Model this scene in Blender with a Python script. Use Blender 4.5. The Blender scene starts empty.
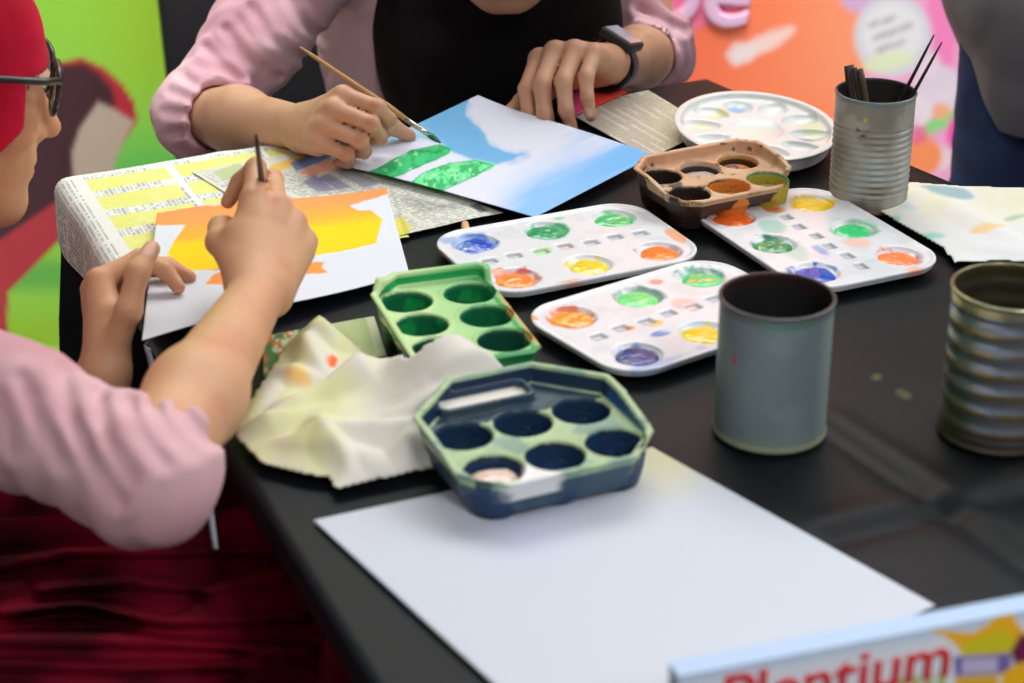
import bpy, math, random
import numpy as np
from mathutils import Vector, Matrix
random.seed(4)
COL = bpy.context.scene.collection
V = lambda *a: np.array(a, float)
TOP = 0.74                       # table top height

# ------------------------------------------------------------------ camera
F = 2000.0
PITCH = math.radians(25.6)
CAM = V(0, 0, 1.36)
FWD = V(0, math.cos(PITCH), -math.sin(PITCH))
UPV = V(0, math.sin(PITCH), math.cos(PITCH))
RGT = V(1, 0, 0)
def ray(px, py): return FWD + RGT*(px-512)/F + UPV*(341.5-py)/F
def at(px, py, z=TOP):
    d = ray(px, py); return CAM + d*(z-CAM[2])/d[2]
def atd(px, py, D): return CAM + ray(px, py)*D
def at_y(px, py, y):
    d = ray(px, py); return CAM + d*(y/d[1])
def proj(P):
    q = P-CAM; D = q@FWD
    return 512+F*(q@RGT)/D, 341.5-F*(q@UPV)/D
cam_d = bpy.data.cameras.new('camera'); cam = bpy.data.objects.new('camera', cam_d); COL.objects.link(cam)
cam.location = CAM; cam.rotation_euler = (math.pi/2-PITCH, 0, 0)
cam_d.sensor_width = 36; cam_d.lens = F/1024*36
cam_d.dof.use_dof = True; cam_d.dof.focus_distance = 1.66; cam_d.dof.aperture_fstop = 6.3
cam_d.clip_start = .05
bpy.context.scene.camera = cam

# ------------------------------------------------------------------ helpers
def lin(c):
    if isinstance(c, str):
        c = [int(c[i:i+2], 16)/255 for i in (0, 2, 4)]
    return np.array([x/12.92 if x <= .04045 else ((x+.055)/1.055)**2.4 for x in c])
def unit(v): v = np.asarray(v, float); return v/np.linalg.norm(v)
def _h(ix, iy, iz, s):
    n = (ix*374761393 + iy*668265263 + iz*1274126177 + s*974711) & 0xffffffff
    n = ((n ^ (n >> 13))*1103515245) & 0xffffffff
    n = ((n ^ (n >> 15))*2654435761) & 0xffffffff
    return ((n ^ (n >> 16)) & 0xffff)/65535.0
def noise(P, f, s=0):
    """value noise 0..1 on points (N,2 or 3)"""
    P = np.asarray(P, float)*f
    if P.shape[-1] == 2: P = np.concatenate([P, np.full(P.shape[:-1]+(1,), .37)], -1)
    I = np.floor(P).astype(np.int64); t = P-I; t = t*t*(3-2*t); r = 0
    for a in (0, 1):
        for b in (0, 1):
            for c in (0, 1):
                w = (t[..., 0] if a else 1-t[..., 0])*(t[..., 1] if b else 1-t[..., 1])*(t[..., 2] if c else 1-t[..., 2])
                r = r+w*_h(I[..., 0]+a, I[..., 1]+b, I[..., 2]+c, s)
    return r
def fbm(P, f, s=0, o=3):
    return sum(noise(P, f*2**i, s+i)*.5**i for i in range(o))/sum(.5**i for i in range(o))
def sst(a, b, x): t = np.clip((x-a)/(b-a), 0, 1); return t*t*(3-2*t)
def poly_sd(X, Y, poly):
    """signed distance to a polygon, negative inside"""
    d = np.full(X.shape, 1e18); inside = np.zeros(X.shape, bool); n = len(poly)
    for i in range(n):
        ax, ay = poly[i]; bx, by = poly[(i+1) % n]
        ex, ey = bx-ax, by-ay; wx, wy = X-ax, Y-ay
        t = np.clip((wx*ex+wy*ey)/(ex*ex+ey*ey+1e-12), 0, 1)
        d = np.minimum(d, (wx-ex*t)**2+(wy-ey*t)**2)
        c = ((ay <= Y) & (by > Y)) | ((by <= Y) & (ay > Y))
        xi = ax+(Y-ay)/(by-ay if by != ay else 1e-9)*ex
        inside ^= c & (X < xi)
    return np.sqrt(d)*np.where(inside, -1, 1)
def mixc(C, col, a):
    a = np.clip(a, 0, 1)[:, None]; return C*(1-a)+np.asarray(col)*a

# ------------------------------------------------------------------ materials
def material(name, color=None, rough=.6, attr=False, metal=0., bump=0., bscale=80., noise_cols=None, nscale=20., sheen=0., coat=0., trans=0., sss=0., spec=.5, emit=0.):
    m = bpy.data.materials.new(name); m.use_nodes = True
    nt = m.node_tree; N = nt.nodes; L = nt.links; b = N['Principled BSDF']
    b.inputs['Roughness'].default_value = rough; b.inputs['Metallic'].default_value = metal
    b.inputs['Specular IOR Level'].default_value = spec
    b.inputs['Sheen Weight'].default_value = sheen; b.inputs['Coat Weight'].default_value = coat
    b.inputs['Transmission Weight'].default_value = trans
    if sss: b.inputs['Subsurface Weight'].default_value = sss; b.inputs['Subsurface Radius'].default_value = (1, .35, .2); b.inputs['Subsurface Scale'].default_value = .006
    tc = N.new('ShaderNodeTexCoord')
    if attr:
        a = N.new('ShaderNodeAttribute'); a.attribute_name = 'Col'; src = a.outputs['Color']
        L.new(src, b.inputs['Base Color'])
    elif noise_cols:
        t = N.new('ShaderNodeTexNoise'); t.inputs['Scale'].default_value = nscale; t.inputs['Detail'].default_value = 6
        L.new(tc.outputs['Object'], t.inputs['Vector'])
        r = N.new('ShaderNodeValToRGB'); e = r.color_ramp.elements
        while len(e) < len(noise_cols): e.new(.5)
        for i, (p, c) in enumerate(noise_cols): e[i].position = p; e[i].color = (*lin(c), 1)
        L.new(t.outputs['Fac'], r.inputs['Fac']); L.new(r.outputs['Color'], b.inputs['Base Color'])
    else:
        c = (*lin(color), 1); b.inputs['Base Color'].default_value = c
        t = N.new('ShaderNodeTexNoise'); t.inputs['Scale'].default_value = nscale
        L.new(tc.outputs['Object'], t.inputs['Vector'])
        mx = N.new('ShaderNodeMixRGB'); mx.blend_type = 'MULTIPLY'; mx.inputs[0].default_value = .12; mx.inputs[1].default_value = c
        L.new(t.outputs['Fac'], mx.inputs[2]); L.new(mx.outputs[0], b.inputs['Base Color'])
    if bump:
        t2 = N.new('ShaderNodeTexNoise'); t2.inputs['Scale'].default_value = bscale; t2.inputs['Detail'].default_value = 4
        L.new(tc.outputs['Object'], t2.inputs['Vector'])
        bp = N.new('ShaderNodeBump'); bp.inputs['Strength'].default_value = bump; bp.inputs['Distance'].default_value = .004
        L.new(t2.outputs['Fac'], bp.inputs['Height']); L.new(bp.outputs['Normal'], b.inputs['Normal'])
    return m
M = {}
M['paper'] = material('paper', attr=True, rough=.75, spec=.25)
M['plastic'] = material('painted plastic', attr=True, rough=.28, spec=.5)
M['tray'] = material('stained tray', attr=True, rough=.42, spec=.4)
M['wet'] = material('wet paint', attr=True, rough=.16, spec=.6, bump=.25, bscale=220)
M['skin'] = material('skin', attr=True, rough=.5, spec=.35, sss=.12)
M['cloth'] = material('woven cloth', attr=True, rough=.85, spec=.15, bump=.12, bscale=420, sheen=.04)
M['velvet'] = material('velvet', attr=True, rough=.7, spec=.08)
M['print'] = material('printed board', attr=True, rough=.5, spec=.3)
M['metal'] = material('tin', attr=True, rough=.42, metal=.25, spec=.5, bump=.1, bscale=90)
M['chrome'] = material('bare tin', attr=True, rough=.3, metal=.8, bump=.06, bscale=60)
M['black_plastic'] = material('black plastic', '111114', rough=.5)
M['black_metal'] = material('black metal', '17171a', rough=.35, metal=.6)
M['frame'] = material('glasses frame', '2b2f36', rough=.3)
M['wood'] = material('wood', 'b98b55', rough=.5)
M['steel'] = material('ferrule', 'd8d4c8', rough=.25, metal=.9)
M['dark_brush'] = material('dark handle', '2d1721', rough=.4)
M['white'] = material('white plastic', 'e8e8ea', rough=.4)

# ------------------------------------------------------------------ objects
def link(name, me, mat=None, parent=None):
    o = bpy.data.objects.new(name, me); COL.objects.link(o)
    if mat is not None: me.materials.append(mat)
    if parent is not None: o.parent = parent
    return o
def tag(o, label=None, cat=None, group=None, kind=None):
    if label: o['label'] = label
    if cat: o['category'] = cat
    if group: o['group'] = group
    if kind: o['kind'] = kind
    return o
def empty(name, loc, label, cat, group=None, rz=0):
    o = bpy.data.objects.new(name, None); COL.objects.link(o); o.location = loc; o.rotation_euler = (0, 0, rz)
    o.empty_display_size = .05
    return tag(o, label, cat, group)
def mesh(name, verts, faces, mat=None, col=None, parent=None, smooth=True, origin=None, local=False):
    """verts in world coordinates unless local; stored about origin"""
    v = np.asarray(verts, float)
    if origin is None: origin = V(0, 0, 0)
    org = np.asarray(origin, float)
    me = bpy.data.meshes.new(name)
    if not local: v = v-org
    if isinstance(faces, np.ndarray):
        n, k = faces.shape
        me.vertices.add(len(v)); me.vertices.foreach_set('co', v.astype(np.float32).ravel())
        me.loops.add(n*k); me.loops.foreach_set('vertex_index', faces.astype(np.int32).ravel())
        me.polygons.add(n); me.polygons.foreach_set('loop_start', np.arange(0, n*k, k, dtype=np.int32))
        me.update(calc_edges=True); me.validate()
    else:
        me.from_pydata([tuple(p) for p in v], [], [tuple(f) for f in faces]); me.update()
    if smooth: me.polygons.foreach_set('use_smooth', np.ones(len(me.polygons), bool))
    if col is not None:
        c = np.asarray(col, float)
        if c.ndim == 1: c = np.tile(c, (len(v), 1))
        a = me.color_attributes.new('Col', 'FLOAT_COLOR', 'POINT')
        a.data.foreach_set('color', np.concatenate([c, np.ones((len(v), 1))], 1).astype(np.float32).ravel())
    o = link(name, me, mat, parent)
    if parent is None: o.location = org
    else:
        pl = V(*parent.location) if parent.type else V(0, 0, 0)
        if not local: o.location = org-pl     # parents here are unrotated when world verts are used
    return o
def gridfaces(nu, nv):
    i = np.arange(nu-1)[:, None]*nv+np.arange(nv-1)[None, :]; i = i.ravel()
    return np.stack([i, i+nv, i+nv+1, i+1], 1)
def lathe(profile, n=64):
    pr = np.array(profile, float); a = np.linspace(0, 2*np.pi, n, endpoint=False); k = len(pr)
    v = np.stack([np.outer(np.cos(a), pr[:, 0]), np.outer(np.sin(a), pr[:, 0]), np.tile(pr[:, 1], (n, 1))], -1).reshape(-1, 3)
    f = [(i*k+j, ((i+1) % n)*k+j, ((i+1) % n)*k+j+1, i*k+j+1) for i in range(n) for j in range(k-1)]
    return v, np.array(f)
def tube(pts, radii, n=12, cap=True):
    pts = [np.asarray(p, float) for p in pts]
    if np.isscalar(radii): radii = [radii]*len(pts)
    vs, fs = [], []
    for i, p in enumerate(pts):
        t = unit(pts[min(i+1, len(pts)-1)]-pts[max(i-1, 0)])
        a = unit(np.cross(t, V(0, 0, 1) if abs(t[2]) < .9 else V(1, 0, 0))); b = np.cross(t, a)
        for j in range(n):
            w = 2*math.pi*j/n; vs.append(p+radii[i]*(a*math.cos(w)+b*math.sin(w)))
    for i in range(len(pts)-1):
        for j in range(n): fs.append((i*n+j, i*n+(j+1) % n, (i+1)*n+(j+1) % n, (i+1)*n+j))
    if cap: fs.append(tuple(range(n))[::-1]); fs.append(tuple(range((len(pts)-1)*n, len(pts)*n)))
    return np.array(vs), fs
def box(c, size, R=None, bev=0):
    s = np.array(size)/2; vs = np.array([[x, y, z] for x in (-1, 1) for y in (-1, 1) for z in (-1, 1)])*s
    if R is not None: vs = vs@np.asarray(R).T
    return vs+np.asarray(c), [(0, 1, 3, 2), (4, 6, 7, 5), (0, 4, 5, 1), (2, 3, 7, 6), (0, 2, 6, 4), (1, 5, 7, 3)]
def join(*vf):
    vs, fs, o = [], [], 0
    for v, f in vf:
        vs.append(v); fs += [tuple(int(i)+o for i in q) for q in f]; o += len(v)
    return np.concatenate(vs), fs
def bevel(o, w=.004, seg=3):
    m = o.modifiers.new('bevel', 'BEVEL'); m.width = w; m.segments = seg; m.limit_method = 'ANGLE'; return o

# ------------------------------------------------------------------ implicit surfaces
# primitives: ('c', a, b, ra, rb, k) tapered limb; ('f', ...) the same cut flat at b; ('e', centre, radii, axes rows, k); ('x', func, centre, bound radius, k)
def pd(P, q):
    if q[0] in 'cf':
        a, b = q[1], q[2]; ab = b-a; L2 = ab@ab
        w = P-a; tt = (w@ab)/L2; t = np.clip(tt, 0, 1)
        d = np.linalg.norm(w-t[:, None]*ab, axis=1)-(q[3]+(q[4]-q[3])*t)
        if q[0] == 'f': d = np.maximum(d, (tt-1)*math.sqrt(L2))
        return d
    if q[0] == 'e':
        w = (P-q[1])@q[3].T; r = q[2]
        k0 = np.linalg.norm(w/r, axis=1); k1 = np.linalg.norm(w/(r*r), axis=1)
        return np.where(k1 < 1e-6, -r.min(), k0*(k0-1)/np.maximum(k1, 1e-9))
    return q[1](P)
def pbound(q):
    if q[0] in 'cf':
        r = max(q[3], q[4]); return np.minimum(q[1], q[2])-r, np.maximum(q[1], q[2])+r
    if q[0] == 'e': return q[1]-q[2].max(), q[1]+q[2].max()
    return q[2]-q[3], q[2]+q[3]
def smin(a, b, k):
    if k <= 0: return np.minimum(a, b)
    h = np.clip(.5+.5*(b-a)/k, 0, 1); return b+(a-b)*h-k*h*(1-h)
def sdf(P, groups, carve=(), post=None):
    out = None
    for g in groups:
        d = None
        for q in g:
            x = pd(P, q); d = x if d is None else smin(d, x, q[-1])
        out = d if out is None else np.minimum(out, d)
    if post: out = post(P, out)
    for q in carve: out = -smin(-out, pd(P, q), q[-1])
    return out
EDG = [((0,0,0),(1,0,0)),((0,1,0),(1,1,0)),((0,0,1),(1,0,1)),((0,1,1),(1,1,1)),((0,0,0),(0,1,0)),((1,0,0),(1,1,0)),((0,0,1),(0,1,1)),((1,0,1),(1,1,1)),((0,0,0),(0,0,1)),((1,0,0),(1,0,1)),((0,1,0),(0,1,1)),((1,1,0),(1,1,1))]
def surface(groups, step, carve=(), post=None, margin=.012):
    """sparse surface nets: one continuous quad mesh round the implicit body"""
    bl = [pbound(q) for g in groups for q in g]
    lo = np.min([b[0] for b in bl], 0)-margin; hi = np.max([b[1] for b in bl], 0)+margin
    B = 14; nb = np.ceil((hi-lo)/(step*B)).astype(int)
    ids = np.stack(np.meshgrid(*[np.arange(n) for n in nb], indexing='ij'), -1).reshape(-1, 3)
    cen = lo+(ids+.5)*B*step; R = B*step*.5*math.sqrt(3)
    act = []
    for i in range(0, len(cen), 20000):
        act.append(np.abs(sdf(cen[i:i+20000], groups, (), None)) < R*1.15+margin)
    act = np.concatenate(act); ids = ids[act]; cen = cen[act]
    prd = {id(q): pd(cen, q) for g in groups for q in g}
    l = np.arange(B+1); G = np.stack(np.meshgrid(l, l, l, indexing='ij'), -1).reshape(-1, 3)
    S = (nb*B+2).astype(np.int64); key = lambda c: (c[..., 0]*S[1]+c[..., 1])*S[2]+c[..., 2]
    VK, VP, FQ = [], [], []
    for bi in range(len(ids)):
        best = min(prd[id(q)][bi] for g in groups for q in g)
        gs = [[q for q in g if prd[id(q)][bi] < best+2*R+.04] for g in groups]; gs = [g for g in gs if g]
        base = ids[bi]*B; P = lo+(base+G)*step
        d = sdf(P, gs, carve, post).reshape(B+1, B+1, B+1); s = d < 0
        if s.all() or not s.any(): continue
        cnt = sum(s[a:B+a, b:B+b, c:B+c].astype(int) for a in (0, 1) for b in (0, 1) for c in (0, 1))
        I = np.argwhere((cnt > 0) & (cnt < 8))
        if len(I):
            acc = np.zeros((len(I), 3)); w = np.zeros(len(I))
            for e0, e1 in EDG:
                A = I+np.array(e0); C = I+np.array(e1)
                da = d[A[:, 0], A[:, 1], A[:, 2]]; db = d[C[:, 0], C[:, 1], C[:, 2]]; x = (da < 0) != (db < 0)
                t = np.where(x, da/np.where(x, da-db, 1), 0)
                acc += np.where(x[:, None], A+t[:, None]*(C-A), 0); w += x
            VK.append(key(I+base)); VP.append(lo+(base+acc/w[:, None])*step)
        for ax in range(3):
            o1, o2 = [(1, 2), (2, 0), (0, 1)][ax]
            sl = [slice(0, B)]*3; s0 = s[tuple(sl)]; sl[ax] = slice(1, B+1); s1 = s[tuple(sl)]
            J = np.argwhere(s0 != s1)
            if not len(J): continue
            inn = s0[J[:, 0], J[:, 1], J[:, 2]]; g0 = J+base
            e1 = np.zeros(3, int); e1[o1] = 1; e2 = np.zeros(3, int); e2[o2] = 1
            q = np.stack([key(g0-e1-e2), key(g0-e2), key(g0), key(g0-e1)], 1)
            q[~inn] = q[~inn][:, ::-1]; FQ.append(q)
    VK = np.concatenate(VK); VP = np.concatenate(VP); FQ = np.concatenate(FQ)
    k, ix = np.unique(VK, return_index=True); VP = VP[ix]
    f = np.searchsorted(k, FQ); f = np.minimum(f, len(k)-1); ok = (k[f] == FQ).all(1)
    return VP, f[ok]
# ------------------------------------------------------------------ light and room
bpy.context.scene.view_settings.view_transform = 'Standard'
bpy.context.scene.view_settings.look = 'None'
bpy.context.scene.view_settings.exposure = .2
w = bpy.data.worlds.new('world'); bpy.context.scene.world = w; w.use_nodes = True
w.node_tree.nodes['Background'].inputs['Color'].default_value = (.9, .95, 1, 1)
w.node_tree.nodes['Background'].inputs['Strength'].default_value = .15
def area(name, loc, target, sx, sy, power, col=(1, 1, 1), spread=180):
    d = bpy.data.lights.new(name, 'AREA'); d.shape = 'RECTANGLE'; d.size = sx; d.size_y = sy; d.energy = power; d.color = col; d.spread = math.radians(spread)
    o = bpy.data.objects.new(name, d); COL.objects.link(o); o.location = loc
    o.rotation_euler = (Vector(target)-Vector(loc)).to_track_quat('-Z', 'Y').to_euler(); return o
area('ceiling_or_fill_light', (.2, 2.9, 2.8), (.0, 1.3, .7), 2.2, 1.0, 43, (1, .98, .95))
area('ceiling_or_fill_light', (1.9, 2.0, 2.5), (.1, 1.4, .7), 1.4, 1.4, 27, (.93, .97, 1))
area('ceiling_or_fill_light', (-1.2, -.4, 2.9), (-.35, 1.15, .5), 1.4, 1.4, 5.5, (1, .97, .92))  # added front fill to brighten the skirt, not a real fitting
area('ceiling_or_fill_light', (.4, 2.55, 2.7), (.45, 3.3, .55), 1.4, .3, 13, (1, 1, 1), 75)  # added to brighten the orange banner, no real lamp there
area('ceiling_or_fill_light', (.8, -.5, 2.3), (.25, .85, .78), .6, .6, 1.8, (1, 1, 1), 50)  # small lamp added only to lift the paint box front
area('ceiling_or_fill_light', (-.8, 2.0, 2.6), (-.7, 2.68, .45), .8, .3, 10, (1, 1, 1), 70)  # added to brighten the green banner, no known fitting

def struct(o): o['kind'] = 'structure'; return o
mf = material('vinyl floor', rough=.45, noise_cols=[(.35, '8f8b88'), (.65, 'a09d9a')], nscale=3)
mw = material('painted wall', rough=.9, noise_cols=[(.3, 'b9b7b4'), (.7, 'c6c4c0')], nscale=2)
struct(mesh('floor', [(-3, -1.5, 0), (3, -1.5, 0), (3, 4, 0), (-3, 4, 0)], [(0, 1, 2, 3)], mf, smooth=False))
v, f = box((0, 4.05, 1.5), (6.1, .1, 3)); struct(mesh('wall_back', v, f, mw, smooth=False))
v, f = box((-3.05, 1.25, 1.5), (.1, 5.5, 3)); struct(mesh('wall_left', v, f, mw, smooth=False))
v, f = box((0, 3.99, .05), (6, .02, .1)); struct(mesh('baseboard_back', v, f, M['white'], smooth=False))

# ------------------------------------------------------------------ printed boards behind
def board(name, y, x0, x1, z0, z1, step, colf, label):
    nu, nv = int((x1-x0)/step)+1, int((z1-z0)/step)+1
    U, W = np.meshgrid(np.linspace(x0, x1, nu), np.linspace(z0, z1, nv), indexing='ij')
    P = np.stack([U.ravel(), np.full(U.size, y), W.ravel()], 1)
    X, Y = proj(P)
    c = colf(P, X, Y)
    t = empty(name, ((x0+x1)/2, y, 0), label, 'banner')
    mesh('printed_sheet', P, gridfaces(nu, nv)[:, ::-1] if False else gridfaces(nu, nv), M['print'], c, t)
    for sx in (x0+.08, x1-.08):
        v, f = join(box((sx, y+.035, (z0+z1)/2), (.03, .03, z1-z0+.05)), box((sx, y+.1, .015), (.04, .3, .03)))
        mesh('stand', v, f, M['black_metal'], None, t, smooth=False)
    for zz in (z0+.01, z1-.01):
        v, f = box(((x0+x1)/2, y+.012, zz), (x1-x0, .016, .02)); mesh('rail', v, f, M['white'], None, t, smooth=False)
    return t
def fill(C, X, Y, poly, col, soft=2.5, amt=1, wob=0, seed=0):
    d = poly_sd(X, Y, poly)
    if wob: d = d+(fbm(np.stack([X, Y], 1), 1/12, seed)-.5)*2*wob
    return mixc(C, lin(col) if isinstance(col, str) else col, amt*(1-sst(-soft, soft, d)))
def ell(cx, cy, rx, ry, a=0, n=28):
    c, s = math.cos(a), math.sin(a)
    return [(cx+rx*math.cos(t)*c-ry*math.sin(t)*s, cy+rx*math.cos(t)*s+ry*math.sin(t)*c) for t in np.linspace(0, 2*math.pi, n, endpoint=False)]
def green_board(P, X, Y):
    g = fbm(np.stack([X, Y], 1), 1/150, 3, 2)
    C = np.tile(lin('a2e645'), (len(X), 1))
    C = mixc(C, lin('55d466'), sst(90, 190, Y)*(1-sst(200, 260, Y))*.8)
    C = mixc(C, lin('b4d828'), sst(60, 160, X)*(1-sst(40, 130, Y))*.6)
    C = mixc(C, lin('4dbb52'), sst(250, 270, Y)*(1-sst(280, 300, Y))*.7)
    C = mixc(C, lin('a5d716'), sst(300, 335, Y)*.8)
    C = fill(C, X, Y, [(-200, 352), (400, 340), (400, 352), (-200, 364)], 'c6e66a', 2)
    C = fill(C, X, Y, [(-200, 364), (400, 354), (400, 500), (-200, 500)], '3f9a35', 2)
    C = fill(C, X, Y, [(-200, 330), (-200, 62), (60, 62), (82, 58), (104, 68), (122, 84), (134, 102), (138, 120), (132, 130), (118, 150), (108, 185), (60, 240), (8, 292), (6, 400), (-200, 400)], 'c52839', 2)
    C = fill(C, X, Y, [(-200, 300), (-200, 66), (62, 66), (84, 63), (100, 74), (112, 88), (116, 105), (100, 130), (84, 200), (0, 262)], '43131f', 4)
    C = fill(C, X, Y, [(-200, 268), (0, 240), (70, 192), (96, 180), (70, 222), (4, 290), (6, 400), (-200, 400)], 'c6323f', 2)
    C = fill(C, X, Y, [(98, 102), (112, 108), (134, 122), (124, 140), (115, 162), (110, 188), (74, 190), (72, 152), (80, 128)], 'cdb9a4', 3)
    C = mixc(C, lin('ffffff'), .05*g)
    return C
gb = board('printed_banner', 2.68, -1.05, -.12, .03, 1.7, .006, green_board, 'green printed banner with dark red rounded shape standing behind the person in glasses')
def orange_board(P, X, Y):
    n = fbm(np.stack([X, Y], 1), 1/60, 9)
    C = np.tile(lin('ff8a5e'), (len(X), 1))
    C = mixc(C, lin('fb6f4f'), (1-sst(640, 800, X))*.9)
    C = mixc(C, lin('ffa47a'), sst(760, 860, X)*(1-sst(60, 150, Y))*.7)
    C = fill(C, X, Y, [(500, -200), (752, -200), (742, 10), (720, 22), (690, 30), (668, 22), (500, 0)], 'f07aa8', 8, .9, 4)
    C = fill(C, X, Y, ell(762, 44, 36, 8, -.45), 'fbe3dd', 5, .85, 3)
    C = fill(C, X, Y, [(726, 55), (735, 42), (760, 45), (750, 62), (735, 66)], 'f3e6e6', 4, .8, 2)
    C = fill(C, X, Y, [(858, 165), (866, 60), (868, -200), (1200, -200), (1200, 200), (850, 200)], 'f2a9cf', 6, 1, 6)
    C = fill(C, X, Y, ell(874, -2, 34, 16), 'd3b3e0', 6, .9, 3)
    C = fill(C, X, Y, ell(940, 30, 16, 90, .1), 'f97fc0', 5, .8, 6)
    for i, (x, y, r, c) in enumerate([(936, 84, 24, 'e3d9e6'), (915, 110, 20, 'ece2ea'), (952, 100, 17, 'e8dbe8'), (925, 62, 16, 'f0dbe8'), (904, 130, 16, 'e0d2dc'), (940, 158, 16, 'f0d9df')]):
        C = fill(C, X, Y, ell(x, y, r, r*.8), c, 4, .95, 4, i)
    C = fill(C, X, Y, ell(942, 112, 10, 9), 'f8b083', 3, .95, 2)
    C = fill(C, X, Y, [(912, 138), (930, 120), (947, 118), (950, 130), (942, 128), (934, 132), (916, 146)], '8fdc84', 2.5, 1, 2)
    C = fill(C, X, Y, ell(952, 116, 5, 5), '9be07e', 2, 1)
    C = fill(C, X, Y, ell(963, 132, 15, 25, .1), 'f64fae', 3, 1, 3)
    C = fill(C, X, Y, ell(922, 156, 20, 20), 'fb9560', 4, 1, 3)
    C = fill(C, X, Y, ell(916, 134, 12, 9), 'f0609e', 3, .8, 3)
    C = fill(C, X, Y, ell(893, 36, 39, 41), 'dcdbe4', 4, 1)
    C = fill(C, X, Y, ell(893, 34, 30, 31), 'e9e8ea', 4, 1)
    C = fill(C, X, Y, ell(888, 62, 26, 9, -.2), 'e2f2b5', 5, .7)
    for (x, y, a) in [(880, 36, 9), (893, 32, 10), (906, 27, 8), (884, 48, 10), (898, 44, 9), (874, 24, 7), (888, 20, 8)]:
        C = fill(C, X, Y, ell(x, y, a, 3.2, -.45), 'b9b4b8', 2, .8, 1.5)
    return C
ob = board('printed_banner', 3.3, -.3, 1.12, .04, 1.8, .005, orange_board, 'orange and pink floral printed banner standing behind the table with pale lettering')
def text_mesh(name, s, size, mat, extrude=.0005, bold=0.):
    c = bpy.data.curves.new(name, 'FONT'); c.body = s; c.size = size; c.extrude = extrude; c.bevel_depth = bold; c.bevel_resolution = 1; c.fill_mode = 'BOTH'
    o = bpy.data.objects.new(name, c); COL.objects.link(o); bpy.context.view_layer.update()
    me = bpy.data.meshes.new_from_object(o.evaluated_get(bpy.context.evaluated_depsgraph_get())); bpy.data.objects.remove(o)
    me.materials.clear(); return link(name, me, mat)
M['letter'] = material('pale ink', 'ecc3e4', rough=.5)
t = text_mesh('lettering', 'be', .18, M['letter'], .0, .0035)
p = at_y(646, 19, 3.2955); t.parent = ob; t.location = p-V(*ob.location); t.rotation_euler = (math.pi/2, math.radians(4), 0)

# ------------------------------------------------------------------ table and cloth
FL, FR = at(64, 182), at(706, 78)
ld = unit(at(375, 683)-FL); rd = unit(at(958, 184)-FR)
NL, NR = FL+ld*1.25, FR+rd*1.2
inn = unit(V(-ld[1], ld[0], 0)); inn = inn if inn@(FR-FL) > 0 else -inn     # into the table from its left edge
def bil(u, v): return FL*((1-u)*(1-v))[:, None]+FR*(u*(1-v))[:, None]+NR*(u*v)[:, None]+NL*((1-u)*v)[:, None]
def seg_d(P, a, b):
    ab = (b-a)[:2]; w = P[:, :2]-a[:2]; t = np.clip(w@ab/(ab@ab), 0, 1); return np.linalg.norm(w-t[:, None]*ab, axis=1)
tb = empty('folding_table', (FL+FR+NL+NR)/4*V(1, 1, 0), 'folding table under the black tablecloth', 'table')
c4 = [FL, FR, NR, NL]; ctr = sum(c4)/4
q = [c+(ctr-c)*.03 for c in c4]
v = np.array([p+V(0, 0, -.012) for p in q]+[p+V(0, 0, -.03) for p in q])
mesh('tabletop', v, [(0, 3, 2, 1), (4, 5, 6, 7), (0, 1, 5, 4), (1, 2, 6, 5), (2, 3, 7, 6), (3, 0, 4, 7)], M['white'], None, tb, smooth=False)
for c in c4:
    p = c+(ctr-c)*.2; v, f = tube([p*V(1, 1, 0), p*V(1, 1, 0)+V(0, 0, TOP-.03)], .015); mesh('leg', v, f, M['black_metal'], None, tb)
nu, nv = 110, 190
U, W = np.meshgrid(np.linspace(0, 1, nu), np.linspace(0, 1, nv), indexing='ij'); P = bil(U.ravel(), W.ravel())
z = np.zeros(len(P))
for a, b, h, wd in [(at(770, 390), at(1040, 572), -.0045, .009), (at(830, 415), at(1060, 557), .003, .010), (at(820, 522), at(1060, 466), .003, .012), (at(830, 538), at(1060, 482), -.004, .01)]:
    z += h*np.exp(-(seg_d(P, a, b)/wd)**2)
z += (fbm(P[:, :2], 9, 5)-.5)*.0016-.0012
P[:, 2] = TOP+np.minimum(z, 0.0024)
fc = [gridfaces(nu, nv)[:, ::-1]]; vs = [P]; off = len(P)
ring = [i*nv for i in range(nu)]+[(nu-1)*nv+j for j in range(1, nv)]+[i*nv+nv-1 for i in range(nu-2, -1, -1)]+[j for j in range(nv-2, 0, -1)]
rp = P[ring]; nr = len(ring); prev = np.array(ring)
arc = np.r_[0, np.cumsum(np.linalg.norm(np.diff(rp, axis=0), axis=1))]
outd = rp-np.roll(rp, 6, 0); outd2 = np.roll(rp, -6, 0)-np.roll(rp, 6, 0); nrm = np.stack([-outd2[:, 1], outd2[:, 0], 0*outd2[:, 0]], 1); nrm /= np.linalg.norm(nrm, axis=1)[:, None]
nrm *= np.sign(((rp-ctr)*nrm).sum(1))[:, None]
isleft = (nrm@(-inn) > .9)
levels = [(.004, .006), (.012, .010), (.03, .013), (.07, .016), (.13, .02), (.2, .026), (.28, .032), (.36, .04), (.45, .05)]
for (dz, o_) in levels:
    wv = np.sin(arc*34+np.sin(arc*9)*1.5)*.5+.5
    oo = o_*(.35+.65*wv*min(1, dz/.12)) if dz > .05 else np.full(nr, o_*.6)
    oo = np.where(isleft, oo*.4-.5*max(0, dz-.02), oo)
    q = rp+nrm*oo[:, None]; q[:, 2] = TOP-dz-(1-wv)*0
    vs.append(q); idx = off+np.arange(nr); off += nr
    fc.append(np.stack([prev, np.roll(prev, -1), np.roll(idx, -1), idx], 1)); prev = idx
P = np.concatenate(vs); fc = np.concatenate(fc)
c = np.tile(lin('0d1017'), (len(P), 1)); c = mixc(c, lin('161920'), fbm(P, 14, 2)*.8)
c = mixc(c, lin('13140f'), sst(1.0, 1.5, P[:, 1]+P[:, 0])*.5)  # olive cast of reflected orange light, painted in towards the far right
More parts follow.
